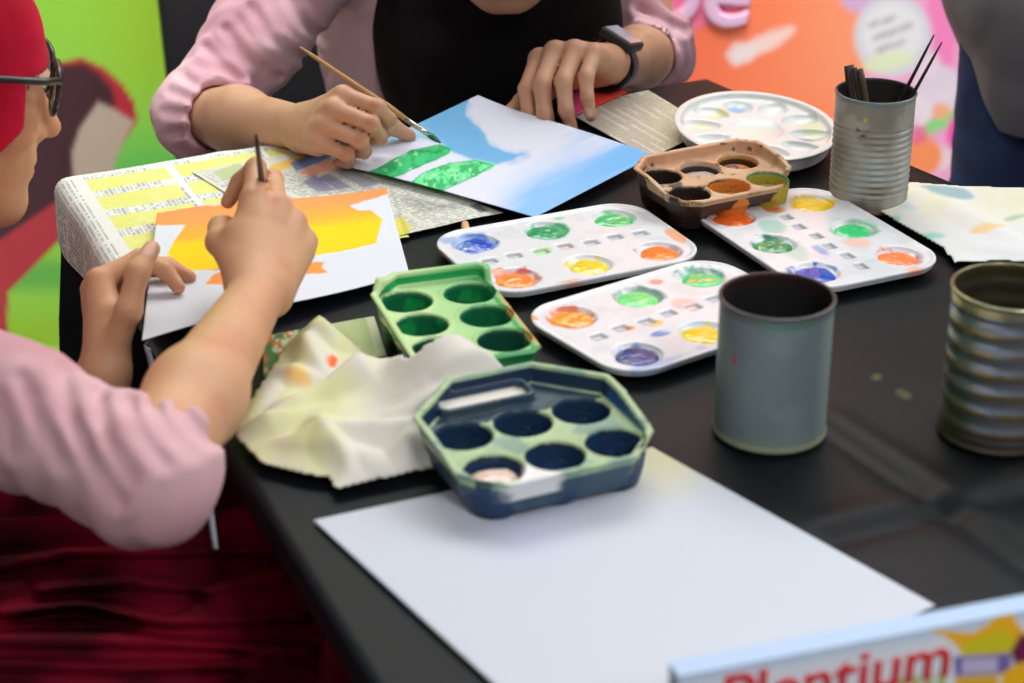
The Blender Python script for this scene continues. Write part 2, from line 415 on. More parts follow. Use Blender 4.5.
for px, py, r in [(876, 375, .004), (886, 398, .003), (905, 392, .005), (917, 398, .003), (700, 520, .002), (760, 486, .003), (690, 300, .004)]:
    q = at(px, py); c = mixc(c, lin('6d6f45'), (1-sst(r*.6, r, np.linalg.norm(P-q, axis=1)))*.7)
mc = material('black table cover', attr=True, rough=.5, spec=.14, bump=.05, bscale=500)
tc_ = mesh('tablecloth', P, fc, mc, c); tag(tc_, 'black tablecloth with fold creases covering the whole table', 'tablecloth')

# ------------------------------------------------------------------ paper things
def sheet(name, corners, zs, colf, label, cat, step=.0016, bump=None, group=None, mat='paper', thick=.0006):
    lift = getattr(bump, 'lift', 0.)
    C4 = [at(x, y, TOP+z+lift)-V(0, 0, lift) if np.isscalar(z) else z for (x, y), z in zip(corners, zs)]
    lu = max(np.linalg.norm(C4[1]-C4[0]), np.linalg.norm(C4[2]-C4[3])); lv = max(np.linalg.norm(C4[3]-C4[0]), np.linalg.norm(C4[2]-C4[1]))
    nu, nv = int(lu/step)+2, int(lv/step)+2
    U, W = np.meshgrid(np.linspace(0, 1, nu), np.linspace(0, 1, nv), indexing='ij'); u, v = U.ravel(), W.ravel()
    P = C4[0]*((1-u)*(1-v))[:, None]+C4[1]*(u*(1-v))[:, None]+C4[2]*(u*v)[:, None]+C4[3]*((1-u)*v)[:, None]
    if bump: P = bump(P, u, v)
    X, Y = proj(P); c = colf(P, X, Y, u*lu, v*lv)
    o = mesh(name, P, gridfaces(nu, nv)[:, ::-1], M[mat], c, origin=P.mean(0)*V(1, 1, 0)+V(0, 0, TOP))
    m = o.modifiers.new('thickness', 'SOLIDIFY'); m.thickness = thick; m.offset = -1
    return tag(o, label, cat, group or {'painting': 'paintings in progress', 'newspaper': 'newspaper sheets on the table'}.get(cat))
def words(u, v, seed, pitch=.0034, colw=.05, dens=.42, fillr=.55):
    row = np.floor(v/pitch); fr = v/pitch-row; z = np.zeros_like(u)
    n = noise(np.stack([u, row*3.7, z], 1)*np.array([1, .001, 1])*1.0+np.stack([z, row*7.1, z], 1)*0, 1, seed) if False else noise(np.stack([u*420, row*5.3, z+seed], 1), 1, seed)
    m = (n > dens)*(fr < fillr)
    gut = (u % colw) < .004; skip = noise(np.stack([np.floor(u/colw), np.floor(row/5), z], 1), 1.3, seed+7) < .22
    return m*(~gut)*(~skip)
def news_white(P, X, Y, u, v):
    C = np.tile(lin('d3d2c3'), (len(u), 1)); C = mixc(C, lin('dcdcd4'), fbm(P, 20, 8))
    a = words(u, v, 3); C = mixc(C, lin('6a6b6c'), a*.5*sst(165, 180, Y))
    # printed header blocks and bars
    for poly, col in [([(268, 166), (292, 158), (312, 152), (322, 158), (276, 172)], 'efc22f'), ([(290, 163), (316, 152), (332, 156), (322, 162), (296, 171)], '4b73b4'), ([(297, 172), (330, 158), (344, 166), (310, 177)], 'e3977a'),
                      ([(302, 182), (315, 175), (335, 190), (318, 192)], '8b89a8'), ([(317, 178), (329, 173), (350, 187), (338, 190)], '8b89a8'), ([(212, 172), (238, 163), (250, 170), (224, 180)], 'b6c48a'), ([(335, 172), (352, 168), (380, 184), (364, 188)], '97969f')]:
        C = fill(C, X, Y, poly, col, 1.2, .85, .6)
    for i in range(4):
        C = fill(C, X, Y, [(396+i*14, 197+i*3), (410+i*14, 194+i*3), (436+i*10, 212-i*2), (424+i*10, 215-i*2)], '5b5b5e', 1.2, .28, 2, i)
    C = fill(C, X, Y, [(470, 205), (478, 203), (488, 211), (480, 213)], '3f4044', 1, .7)
    C = fill(C, X, Y, [(396, 218), (402, 216), (412, 228), (404, 236), (398, 236)], 'e3d534', 1.2, .9)
    C = fill(C, X, Y, [(388, 184), (391, 184), (410, 234), (405, 236)], '8f8f7e', 1, .3)
    return C
def flat(z):
    f = lambda P, u, v: P+V(0, 0, z)
    f.lift = z; return f
# yellow classified sheet draped over the corner of the table
def drape():
    t = np.linspace(-.062, .225, 220); s = np.linspace(-.012, .25, 170)
    T, S = np.meshgrid(t, s, indexing='ij'); T, S = T.ravel(), S.ravel()
    far = unit(FR-FL)
    base = FL+far*.004+np.outer(np.maximum(T, 0), far)+np.outer(S, ld)
    r = .011; z = np.where(T > 0, .0022, 0.)+(fbm(np.stack([T, S], 1), 22, 4)-.4)*.004*sst(-.01, .02, T)
    a = np.clip(-T/r, 0, math.pi/2*.95); dn = np.maximum(-T-r*math.pi/2*.95, 0)
    P = base+np.outer(r*np.sin(a), -far)+V(0, 0, 1)*(np.where(T > 0, z, .0022-r*(1-np.cos(a))-dn))[:, None]
    P += np.outer(np.where(T < 0, (np.sin(S*46)*.003+.003)*np.clip(-T/.05, 0, 1), 0), -far)
    # the far edge curls softly down too
    k = np.clip(-S/.012, 0, 1); P[:, 2] -= k*k*.006
    P[:, 2] += .0008
    C = np.tile(lin('e3e4de'), (len(T), 1))
    row = (S/.046) % 1; cl = (T/.085) % 1
    yl = ((row > .25)*(row < .9)*(cl > .06)*(cl < .97)*(T > .012)).astype(float)
    C = mixc(C, lin('e2e372'), yl*(.75+.25*fbm(P, 60, 2)))
    C = mixc(C, lin('6d7178'), words(S, T, 5, .0036, .06)*(1-yl)*.55*(T > .012))
    C = mixc(C, lin('6d7178'), words(T, S, 6, .0046, .06, .6)*yl*.08)
    C = mixc(C, lin('5c6574'), words(S, T, 9, .004, .05, .35)*(T < .004)*.62)
    C = mixc(C, lin('f2f3f2'), ((cl < .06)*(T > .01)).astype(float)*.9)
    o = mesh('newspaper', P, gridfaces(220, 170)[:, ::-1], M['paper'], C, origin=FL)
    m = o.modifiers.new('thickness', 'SOLIDIFY'); m.thickness = .0005; m.offset = -1
    tag(o, 'newspaper sheet with yellow boxes draped over the far left table corner', 'newspaper', 'newspaper sheets on the table')
drape()
def b1(P, u, v): P = P.copy(); P[:, 2] += .0045+(fbm(P[:, :2], 18, 1)-.5)*.003; return P
b1.lift = .0045
sheet('newspaper', [(192, 172), (322, 147), (503, 212), (320, 252)], [0]*4, news_white, 'grey printed newspaper with blue and yellow header blocks between the two paintings', 'newspaper', .0009, b1)
def news_beige(P, X, Y, u, v):
    C = np.tile(lin('c3b9a6'), (len(u), 1)); C = mixc(C, lin('d9d3a2'), sst(630, 690, X)*.8); C = mixc(C, lin('b4aaa0'), fbm(P, 30, 3)*.5)
    r = ((u/.011) % 1 < .3)*(noise(np.stack([u*0+np.floor(u/.011), v*40, u*0], 1), 1, 4) > .45)
    C = mixc(C, lin('e2ddd0'), r*.6); C = mixc(C, lin('78736c'), words(v, u, 8, .0036, .05)*.25)
    C = fill(C, X, Y, ell(578, 129, 3, 3), '5f8fb5', 1.5, .8)
    return C
sheet('newspaper', [(560, 108), (648, 90), (712, 128), (650, 158)], [0]*4, news_beige, 'beige newsprint sheet lying beside the round white palette', 'newspaper', .001, flat(.003))
BLU, WHI = lin('7cb9e2'), lin('dedfee')
crp = lambda pts: [(290+x/4.267, 70+y/4.267) for x, y in pts]
def blue_paint(P, X, Y, u, v):
    C = np.tile(WHI, (len(u), 1)); Q = np.stack([X, Y], 1)
    st = fbm(np.stack([(X*.42+Y*.9), (X*.9-Y*.42)*.15], 1), 1/9, 2)
    C = mixc(C, lin('8fbdee'), sst(-10, 70, (Y-(224-.42*(X-535)))*-1+45-((X-600)*.25))*0)
    lower = sst(0, 60, .42*(X-535)+(Y-150))             # towards the near right edge
    C = mixc(C, lin('8dbdf0'), lower*(.35+.75*st)*sst(470, 540, X)*1.6)
    C = mixc(C, lin('6fb2ea'), sst(540, 640, X)*sst(.3, .6, st)*.8)
    blue = crp([(330, 240), (520, 215), (750, 100), (765, 118), (752, 190), (800, 240), (830, 270), (848, 315), (920, 350), (1000, 357), (950, 385), (880, 402), (780, 380), (700, 350), (650, 310), (560, 290), (440, 300)])
    C = fill(C, X, Y, blue, BLU, 1.5, .95, 2); C = fill(C, X, Y, blue, '5ea6dc', 6, .5*1, 9, 3)
    C = fill(C, X, Y, crp([(370, 180), (520, 200), (600, 285), (440, 300), (330, 290)]), 'b3d6ee', 5, .7, 4)
    for i, pl in enumerate([[(280, 455), (360, 425), (430, 385), (520, 340), (640, 316), (688, 335), (680, 356), (600, 392), (500, 437), (420, 467)], [(505, 490), (560, 440), (680, 395), (790, 383), (872, 405), (790, 455), (632, 526), (560, 512)]]):
        pl = crp(pl); C = fill(C, X, Y, pl, ['3fc87c', '6fe69c'][i], 1, 1, 3.2, i+3)
        n = fbm(Q, 1/7, 12+i); C = mixc(C, lin('2aa860'), (poly_sd(X, Y, pl) < -.5)*sst(.45, .6, n)*.8)
        C = mixc(C, lin('a7f0b4'), (poly_sd(X, Y, pl) < -1.5)*sst(.58, .7, fbm(Q, 1/5, 30+i))*.8)
        C = mixc(C, lin('1d8c4b'), (np.abs(poly_sd(X, Y, pl)+.8) < .9)*.4)
    return C
def b2(P, u, v):
    P = P.copy(); P[:, 2] += .007+.012*np.exp(-((u-0)/.15)**2)*0+.004*np.sin(u*5+v*2)*np.clip(v*4, 0, 1)*(1-v)+.003; return P
b2.lift = .010
sheet('painting', [(335, 163), (478, 95), (655, 155), (535, 217)], [.0, .016, .0, 0], blue_paint, 'painted paper with blue sky and two green strokes under the hands of the second painter', 'painting', .0011, b2)
#, (400, 116), (540, 150), (535, 217)], [.0, .006, .006, 0], lambda P, X, Y, u, v: blue_paint(P, X, Y, u, v), 'tmp', 'tmp', .0011, lambda P, u, v: P) if False else None
c60 = lambda pts: [(60+x/3.413, 140+y/3.413) for x, y in pts]
def orange_paint(P, X, Y, u, v):
    C = np.tile(lin('dfe3ec'), (len(u), 1)); Q = np.stack([X, Y], 1)
    st = fbm(np.stack([X*.1, Y*1.0], 1), 1/7, 4)
    top = c60([(300, 250), (560, 215), (850, 175), (1130, 150), (1130, 185), (1080, 195), (970, 225), (1010, 240), (1060, 240), (1100, 270), (1090, 300), (1080, 350), (1000, 372), (860, 395), (560, 438), (380, 450), (362, 420), (375, 370), (395, 340), (425, 292), (318, 292)])
    C = fill(C, X, Y, top, 'ff9f5a', 1, 1, 3.5, 3)
    ins = poly_sd(X, Y, top) < 0
    yy = Y-(232-.13*(X-160))
    C = mixc(C, lin('ffb23c'), ins*sst(-9, 8, yy+(st-.5)*14)); C = mixc(C, lin('ffd60a'), ins*sst(4, 18, yy+(st-.5)*12))
    C = mixc(C, lin('ff8a5c'), ins*(1-sst(-26, -12, yy+(st-.5)*9))*.8)
    C = fill(C, X, Y, c60([(500, 490), (520, 460), (560, 445), (700, 440), (840, 420), (910, 412), (895, 435), (920, 455), (840, 458), (700, 480), (560, 492)]), 'fd9c48', 1, 1, 2.5, 6)
    return C
def b3(P, u, v):
    P = P.copy(); P[:, 2] += .0095+.010*np.exp(-u*7)*(1-v)*0+.002*np.sin(u*6); return P
b3.lift = .0095
sheet('painting', [(157, 213), (386, 187), (409, 272), (142, 340)], [.002, 0, 0, .006], orange_paint, 'painted paper with orange and yellow bands under the painter in glasses', 'painting', .0011, b3)
def white_c(P, X, Y, u, v):
    C = np.tile(lin('cbcfda'), (len(u), 1)); C = mixc(C, lin('e6dfae'), (1-sst(0, 75, np.hypot(X-665, (Y-455)*1.2)))*.75); C = mixc(C, lin('c3cbea'), (1-sst(0, 80, np.hypot(X-520, Y-510)))*.5)  # yellow reflection at the far corner painted in, plus a bluish patch
    return C
nl = at(490, 683)+(at(490, 683)-at(313, 520))*.45
sheet('blank_paper', [(313, 520), (652, 447), (935, 605), (0, 0)], [0, 0, 0, nl], white_c, 'large blank white paper lying at the near edge of the table', 'paper', .003, flat(.002))
def mag(P, X, Y, u, v):
    C = np.tile(lin('b9c39a'), (len(u), 1))
    n = fbm(np.stack([X*.6, Y], 1), 1/7, 5); n2 = fbm(np.stack([X, Y], 1), 1/5, 15)
    left = 1-sst(308, 322, X)
    C = mixc(C, lin('4e7a4a'), left*sst(.45, .55, n)); C = mixc(C, lin('c26a3a'), left*sst(.55, .62, n2)); C = mixc(C, lin('cfe0d6'), left*sst(.62, .68, fbm(np.stack([X*.4, Y], 1), 1/6, 25)))
    C = fill(C, X, Y, [(352, 322), (378, 318), (382, 352), (350, 362), (300, 352)], 'b7c48c', 3, .8)
    C = fill(C, X, Y, [(366, 318), (374, 317), (386, 352), (376, 354)], 'd6dcc0', 1.5, .9)
    return C
sheet('magazine', [(262, 336), (374, 316), (387, 355), (264, 382)], [0]*4, mag, 'colourful magazine page sticking out under the orange painting', 'magazine', .0014, flat(.004))
def redc(P, X, Y, u, v): return mixc(np.tile(lin('f04a3c'), (len(u), 1)), lin('f2589a'), 1-sst(575, 590, X))
sheet('red_leaflet', [(556, 100), (604, 79), (627, 92), (568, 118)], [.0]*4, redc, 'small bright red leaflet beneath the wrist with the watch', 'leaflet', .003, flat(.0065))
def strip(px, top, bot, w, label):
    a = at(px[0], top); 
    P = []; n = 24
    for i in range(n):
        t = i/(n-1); x = px[0]+(px[1]-px[0])*t; p = atd(x, top+(bot-top)*t, dep0(a)+.02*t)
        for s in (-1, 0, 1): P.append(p+ld*w*s*(1-.6*t)+inn*-.003*(s == 0))
    P = np.array(P); C = np.tile(lin('cfd6de'), (len(P), 1)); C = mixc(C, lin('4b5f86'), (noise(P, 160, 3) > .6)*.6)
    o = mesh('paper_strip', P, gridfaces(n, 3), M['paper'], C, origin=P[0]); m = o.modifiers.new('thickness', 'SOLIDIFY'); m.thickness = .0005
    return tag(o, label, 'paper')
def dep0(p): return float((p-CAM)@FWD)
strip((205, 217), 462, 548, .006, 'narrow torn paper strip hanging over the left table edge near the crumpled tissue')
strip((148, 162), 345, 402, .006, 'narrow printed paper strip hanging below the orange painting')

# crumpled tissue papers
def crumple(name, poly, zf, colf, label, step=.0025, zmax=.03):
    q = np.array([at(x, y, TOP+.004) for x, y in poly]); lo, hi = q.min(0), q.max(0)
    nu, nv = int((hi[0]-lo[0])/step)+2, int((hi[1]-lo[1])/step)+2
    U, W = np.meshgrid(np.linspace(lo[0], hi[0], nu), np.linspace(lo[1], hi[1], nv), indexing='ij')
    P = np.stack([U.ravel(), W.ravel(), np.full(U.size, TOP+.004)], 1)
    sd = poly_sd(P[:, 0], P[:, 1], [(a[0], a[1]) for a in q])
    # pull the outer ring on to the outline for a clean edge
    keep = sd < step*.75
    X, Y = proj(P); e = np.clip(-sd/.02, 0, 1)
    P[:, 2] += zf(P, X, Y, e)
    C = colf(P, X, Y)
    f = gridfaces(nu, nv)[:, ::-1]; f = f[keep[f].all(1)]
    used = np.unique(f); mp = np.full(len(P), -1); mp[used] = np.arange(len(used))
    o = mesh(name, P[used], mp[f], M['paper'], C[used], origin=q.mean(0)*V(1, 1, 0)+V(0, 0, TOP))
    s = o.modifiers.new('smooth', 'SMOOTH'); s.iterations = 3; s.factor = .5
    m = o.modifiers.new('thickness', 'SOLIDIFY'); m.thickness = .0008; m.offset = -1
    return tag(o, label, 'tissue')
def facets(P, n, seed, rng, amp):
    r = random.Random(seed); lo, hi = P.min(0), P.max(0); d = []
    for i in range(n):
        c = V(r.uniform(lo[0], hi[0]), r.uniform(lo[1], hi[1])); a = r.uniform(0, math.pi); nn = V(math.cos(a), math.sin(a))
        d.append(np.maximum(0, 1-np.abs((P[:, :2]-c)@nn)/rng)*np.exp(-((P[:, :2]-c)@V(-nn[1], nn[0])/(rng*3))**2))
    return np.max(d, 0)*amp
def tz(P, X, Y, e):
    ridge1 = np.exp(-(seg_d(P, at(300, 480), at(395, 365))/.014)**2)*.006
    lift = np.exp(-((X-440)/58)**2-((Y-394)/26)**2)*.046
    hump2 = np.exp(-((X-318)/35)**2-((Y-352)/30)**2)*.007
    return .002+lift+e*(facets(P, 26, 5, .016, .014)+hump2+ridge1+fbm(P[:, :2], 34, 6)*.006)
def tcol(P, X, Y):
    C = np.tile(lin('d9d5cb'), (len(X), 1)); n = fbm(np.stack([X, Y], 1), 1/30, 4)
    C = mixc(C, lin('d8d7a0'), (1-sst(330, 400, X+(Y-400)*.4))*sst(.3, .6, n)*.95); C = mixc(C, lin('e9e9c0'), (1-sst(8, 30, np.hypot(X-300, Y-405)))*.6)
    C = fill(C, X, Y, ell(298, 390, 14, 5, .3), 'efbd6c', 3, .8, 3); C = fill(C, X, Y, ell(333, 377, 5, 7, .3), 'f26a25', 1.5, 1)
    C = mixc(C, lin('c2b9a0'), (1-sst(0, 20, np.abs(X-285+(Y-440)*.2)))*sst(430, 450, Y)*.4)
    return C
crumple('crumpled_tissue', [(236, 440), (246, 412), (263, 386), (286, 350), (306, 330), (326, 326), (352, 344), (374, 368), (392, 392), (412, 404), (440, 400), (470, 390), (500, 388), (520, 398), (505, 430), (470, 450), (438, 470), (336, 492), (328, 480), (304, 478), (262, 466)], tz, tcol, 'crumpled white tissue stained yellow with an orange spot beside the navy tray')
def tz2(P, X, Y, e): return .001+e*(facets(P, 8, 9, .02, .004)+fbm(P[:, :2], 26, 16)*.004)
def tcol2(P, X, Y):
    C = np.tile(lin('e6e4dc'), (len(X), 1)); n = fbm(np.stack([X, Y], 1), 1/26, 14)
    C = mixc(C, lin('e4e2c4'), sst(.4, .6, n)*(1-sst(205, 235, Y))*.8); C = mixc(C, lin('dfe3ea'), sst(220, 245, Y)*.5)
    for (x, y, rx, ry, a, c) in [(950, 197, 24, 5, .15, '8fb4bd'), (935, 192, 14, 3, .1, '9dbcc0'), (987, 235, 18, 4, -.1, 'f2cd86'), (932, 239, 13, 3, .1, '8fd0b8'), (892, 223, 8, 3, -.3, '7fd0a8'), (1016, 222, 12, 3, -.2, 'a9c4a0'), (905, 210, 12, 3, .3, 'cdd9d5')]:
        C = fill(C, X, Y, ell(x, y, rx, ry, a), c, 2.5, .85, 2)
    return C
crumple('paint_rag', [(880, 190), (912, 184), (960, 188), (1024, 190), (1090, 205), (1110, 250), (1060, 266), (1000, 262), (954, 264), (944, 250), (908, 230), (880, 213)], tz2, tcol2, 'flat white tissue with faint blue and yellow paint marks beside the rusty can')
# ------------------------------------------------------------------ flat ten-well palettes
def rbox2(x, y, hx, hy, r):
    qx, qy = np.abs(x)-hx+r, np.abs(y)-hy+r
    return np.hypot(np.maximum(qx, 0), np.maximum(qy, 0))+np.minimum(np.maximum(qx, qy), 0)-r
PX, PY = .0614, .0378
WELLS = [(-PX, PY), (0, PY), (PX, PY), (-PX, -PY), (0, -PY), (PX, -PY)]
SQ = [(-.066+.022*i, .002*(i % 2)) for i in range(7)]
HX, HY, PH = .0925, .065, .0090
def pal_f(P):
    x, y, z = P.T
    s = rbox2(x, y, HX, HY, .031)-(z-PH)*.25
    d = np.maximum(s, np.maximum(z-PH, .0042-z))                       # slab
    d = np.maximum(d, -np.maximum(s+.0035, z-PH+.004))           # hollow underneath, leaving a skirt
    rim = np.hypot(s+.0012, z-PH)-.0016; d = smin(d, rim, .002)
    for cx, cy in WELLS:                                       # cup bodies below the plate
        d = np.minimum(d, np.maximum(np.hypot(np.hypot(x-cx, y-cy)/1.0, (z-PH)*1.9)-.0185, z-PH))
    for cx, cy in WELLS:
        d = np.maximum(d, -(np.hypot(np.hypot(x-cx, y-cy), (z-PH-.001)*2.6)-.0188))
    for cx, cy in SQ:
        q = np.maximum(np.maximum(np.abs(x-cx)-.0066+(PH-z)*.6, np.abs(y-cy)-.0052+(PH-z)*.6), (PH-.0030)-z); d = np.maximum(d, -q)
    return d
pv, pf = surface([[('x', pal_f, V(0, 0, .006), .125, 0)]], .0011, margin=.004)
ok = (np.abs(pv[:, 2]) < .05)
def blob(parent, cx, cy, z, r, col, col2, seed, hgt=.0012, ax=1.):
    n, k = 28, 7; vs = [(cx, cy, z+hgt)]; rnd = random.Random(seed); ph = [rnd.uniform(0, 6.3) for _ in range(4)]
    for j in range(1, k+1):
        for i in range(n):
            a = 2*math.pi*i/n; rr = r*j/k*(1+.05*math.sin(2*a+ph[0])+.05*math.sin(3*a+ph[1])+.03*math.sin(5*a+ph[2]))
            vs.append((cx+rr*math.cos(a)*ax, cy+rr*math.sin(a), z+hgt*(1-(j/k)**4)+(j == k)*-.0006))
    fs = [(0, 1+i, 1+(i+1) % n) for i in range(n)]
    for j in range(k-1):
        for i in range(n): a, b = 1+j*n+i, 1+j*n+(i+1) % n; fs.append((a, a+n, b+n, b))
    vs = np.array(vs); t = fbm(vs[:, :2]*V(1, 2.2), 170, seed, 3); vs[:, 2] += (t-.5)*.0022*(vs[:, 2] > z)
    C = mixc(np.tile(lin(col), (len(vs), 1)), lin(col2), sst(.52, .72, t))
    o = mesh('paint', vs, fs, M['wet'], C, parent, local=True); return o
def palette(center, ang, wells, stains, label):
    t = empty('paint_palette', (center[0], center[1], TOP+.0012), label, 'palette', 'white ten-well palettes', ang)
    C = np.tile(lin('e4e4e8'), (len(pv), 1)); n = fbm(pv[:, :2], 55, int(abs(ang)*100), 3)
    C = mixc(C, lin('cfd2d6'), sst(.5, .7, n)*.5)
    for (cx, cy), wl in zip(WELLS, wells):
        rr = np.hypot(pv[:, 0]-cx, pv[:, 1]-cy)+(n-.5)*.02
        C = mixc(C, lin(wl[1]), (1-sst(.0165, .0205, rr))*sst(.38, .58, fbm(pv[:, :2], 120, int((cx+cy)*9000)+7))*.95)
        C = mixc(C, lin(wl[1]), (1-sst(.010, .0145, rr))*.9)
    for i, (cx, cy) in enumerate(SQ): C = mixc(C, lin('a3a3aa'), (1-sst(.0048, .0062, np.maximum(np.abs(pv[:, 0]-cx), np.abs(pv[:, 1]-cy)*1.2)))*(pv[:, 2] > PH-.006)*.7)
    for (x, y, rx, ry, c) in stains:
        C = mixc(C, lin(c), (1-sst(.6, 1.1, np.hypot((pv[:, 0]-x)/rx, (pv[:, 1]-y)/ry)+(n-.5)*1.6))*.85)
    mesh('tray', pv, pf, M['plastic'], C, t, local=True)
    for i, ((cx, cy), wl) in enumerate(zip(WELLS, wells)):
        blob(t, cx+wl[3][0], cy+wl[3][1], PH-.0028, max(wl[2]*1.06, .0150), wl[0], wl[4], i*7+int(abs(ang)*50), .0016)
    return t
W_ = lambda c, s, r=.0128, o=(0, 0), c2=None: (c, s, r, o, c2 or s)
palette((0.0426, 1.4447), math.radians(25.0), [W_('1f4fbd', '5b86d6', .0145, (0, 0), 'a9c2f0'), W_('1f9a5e', '55b98a', .0135), W_('35c06c', '79d89c', .0148, (0, 0), 'b5efc6'),
        W_('fb8a3c', 'd96a63', .0145, (0, 0), 'ffbe6d'), W_('f3d312', 'e4d98a', .0138), W_('ff7d22', 'b79486', .0145, (0, 0), 'ff9d45')],
        [(-.074, .05, .02, .008, '9fb6dd'), (.088, -.02, .006, .02, 'f3a06b'), (-.03, -.062, .012, .004, 'f2a381'), (-.02, .001, .008, .006, 'b6dba6'), (0.001, .002, .008, .006, 'dcb6a8'), (-.075, -.02, .01, .004, 'f3b08f'), (.02, .055, .006, .004, '79d89c')],
        'white palette nearest the blue painting, with blue, green, orange and yellow paint')
palette((0.1150, 1.3195), math.radians(35.5), [W_('f79a33', 'e07a5a', .0142, (0, 0), 'ffc355'), W_('6fe080', '8aa79c', .0135, (0, -.001), 'b2ee9a'), W_('47d07c', '77b6a4', .0138, (0, -.001), 'ffb04a'),
        W_('12316f', '5377b8', .0148, (0, 0), '1f4fa8'), W_('f1cf12', 'ecdf8a', .0145), W_('e9edf0', 'cfd9e2', .01)],
        [(-.04, -.002, .007, .006, 'f29a62'), (-.02, -.006, .009, .006, 'e7c670'), (0.02, .006, .014, .01, 'e8bdb8'), (-.088, .05, .006, .004, 'f08f6a'), (.028, .05, .006, .005, 'f0907a'), (-.055, -.058, .03, .008, 'a8bcdf'), (-.028, -.022, .01, .006, '3f79cf'), (.02, -.06, .012, .004, 'ecdf9a'), (0, -.02, .03, .006, 'd8e2ee')],
        'white palette behind the pale grey can, with orange, blue and yellow paint')
palette((0.2394, 1.4669), math.radians(-64.8), [W_('f4d410', 'e9c930', .0155), W_('3ad07a', '9ecbb4', .013, (0, -.001), '62e091'), W_('ff8546', 'c65a3f', .0142, (0, -.001), 'f7a173'),
        W_('ff6a2b', 'ee8668', .0145, (0, 0), 'ffa04c'), W_('1f8a5a', '2f7e63', .0145, (0, 0), 'c8ec9a'), W_('1f4fb8', '3563b8', .0148, (0, 0), '2e68d0')],
        [(-.066, .002, .011, .008, 'f5883c'), (-.03, -.02, .02, .012, 'a8cfc0'), (.03, .022, .012, .01, 'f3c6b2'), (-.003, .055, .01, .005, 'bfe6cf'), (.03, -.012, .012, .006, '7fa3dc'), (.02, -.03, .02, .012, 'b9d4cc'), (.062, .012, .006, .01, 'c6d2dd'), (.09, .03, .006, .01, 'f1b49a')],
        'white palette beside the rusty can, with orange, yellow, green and blue paint')

# ------------------------------------------------------------------ deep six-cup trays
def oct2(x, y, x0, x1, y0, y1, ch):
    d = np.maximum(np.maximum(x0-x, x-x1), np.maximum(y0-y, y-y1)); s = math.sqrt(.5)
    for sx, sy, c in zip((-1, 1, -1, 1), (-1, -1, 1, 1), ch):
        cx = x1 if sx > 0 else x0; cy = y1 if sy > 0 else y0
        d = np.maximum(d, ((x-cx)*sx+(y-cy)*sy+c)*s)
    return d
CUPX, CUPY, CR, FZ = .041, .0235, .0183, .027
def cup_tray(name, loc, ang, ext, ch, wall, colf, label, slot=False, flare=.22, skirt=False):
    x0, x1, y0, y1 = ext
    cups = [(i*CUPX, j*CUPY) for j in (1, -1) for i in (-1, 0, 1)]
    def f(P):
        x, y, z = P.T; o = oct2(x, y, x0, x1, y0, y1, ch); s = o-flare*(z-FZ)
        d = np.maximum(np.maximum(s, z-FZ), FZ-.0022-z)            # floor plate
        for cx, cy in cups:
            r = np.hypot(x-cx, y-cy); rr = CR-.004-(.0045)*np.clip((FZ-z)/FZ, 0, 1)**2+.0035
            d = smin(d, np.maximum(np.maximum(r-rr-.0018, z-FZ), .001-z), .004)
        h = wall(x, y)
        w = np.maximum(np.abs(s)-.0011, np.maximum(z-h, FZ-.012-z)); d = smin(d, w, .003)
        lip = np.maximum(np.abs(z-h)-.0012, np.maximum(-s-.001, s-.0036)); d = smin(d, lip, .0015)
        for cx, cy in cups:
            r = np.hypot(x-cx, y-cy); rr = CR-.0045*np.clip((FZ-z)/FZ, 0, 1)**2-.0005+.0015*sst(FZ-.003, FZ+.001, z)
            d = np.maximum(d, -np.maximum(np.maximum(r-rr, .0035-z), z-FZ-.005))
        if skirt: d = np.minimum(d, np.maximum(np.abs(o+.0012+.2*(FZ-z))-.0011, np.maximum(z-FZ, .005-z)))
        if slot:
            q = np.maximum(oct2(x, y, -.043, .018, .0485, .068, (.003,)*4), np.maximum(FZ+.0025-z, z-FZ-.01))
            bk = np.maximum(oct2(x, y, -.046, .021, .0455, .071, (.004,)*4), np.maximum(z-FZ-.0075, FZ-.015-z)); d = smin(d, bk, .002)
            d = np.maximum(d, -q)
        return d
    v, fq = surface([[('x', f, V((x0+x1)/2, (y0+y1)/2, .026), .105, 0)]], .0013, margin=.004)
    t = empty(name, (loc[0], loc[1], TOP+.0015), label, 'paint tray', 'six-cup paint trays', ang)
    o = oct2(v[:, 0], v[:, 1], x0, x1, y0, y1, ch); h = wall(v[:, 0], v[:, 1])
    cr = [np.hypot(v[:, 0]-cx, v[:, 1]-cy) for cx, cy in cups]
    mesh('tray_body', v, fq, M['tray'], colf(v, o, h, cr), t, local=True)
    return t, cups
def wall_nb(back, front, y0, y1):
    return lambda x, y: FZ+.0012+front+(back-front)*sst(y0, y1, y)
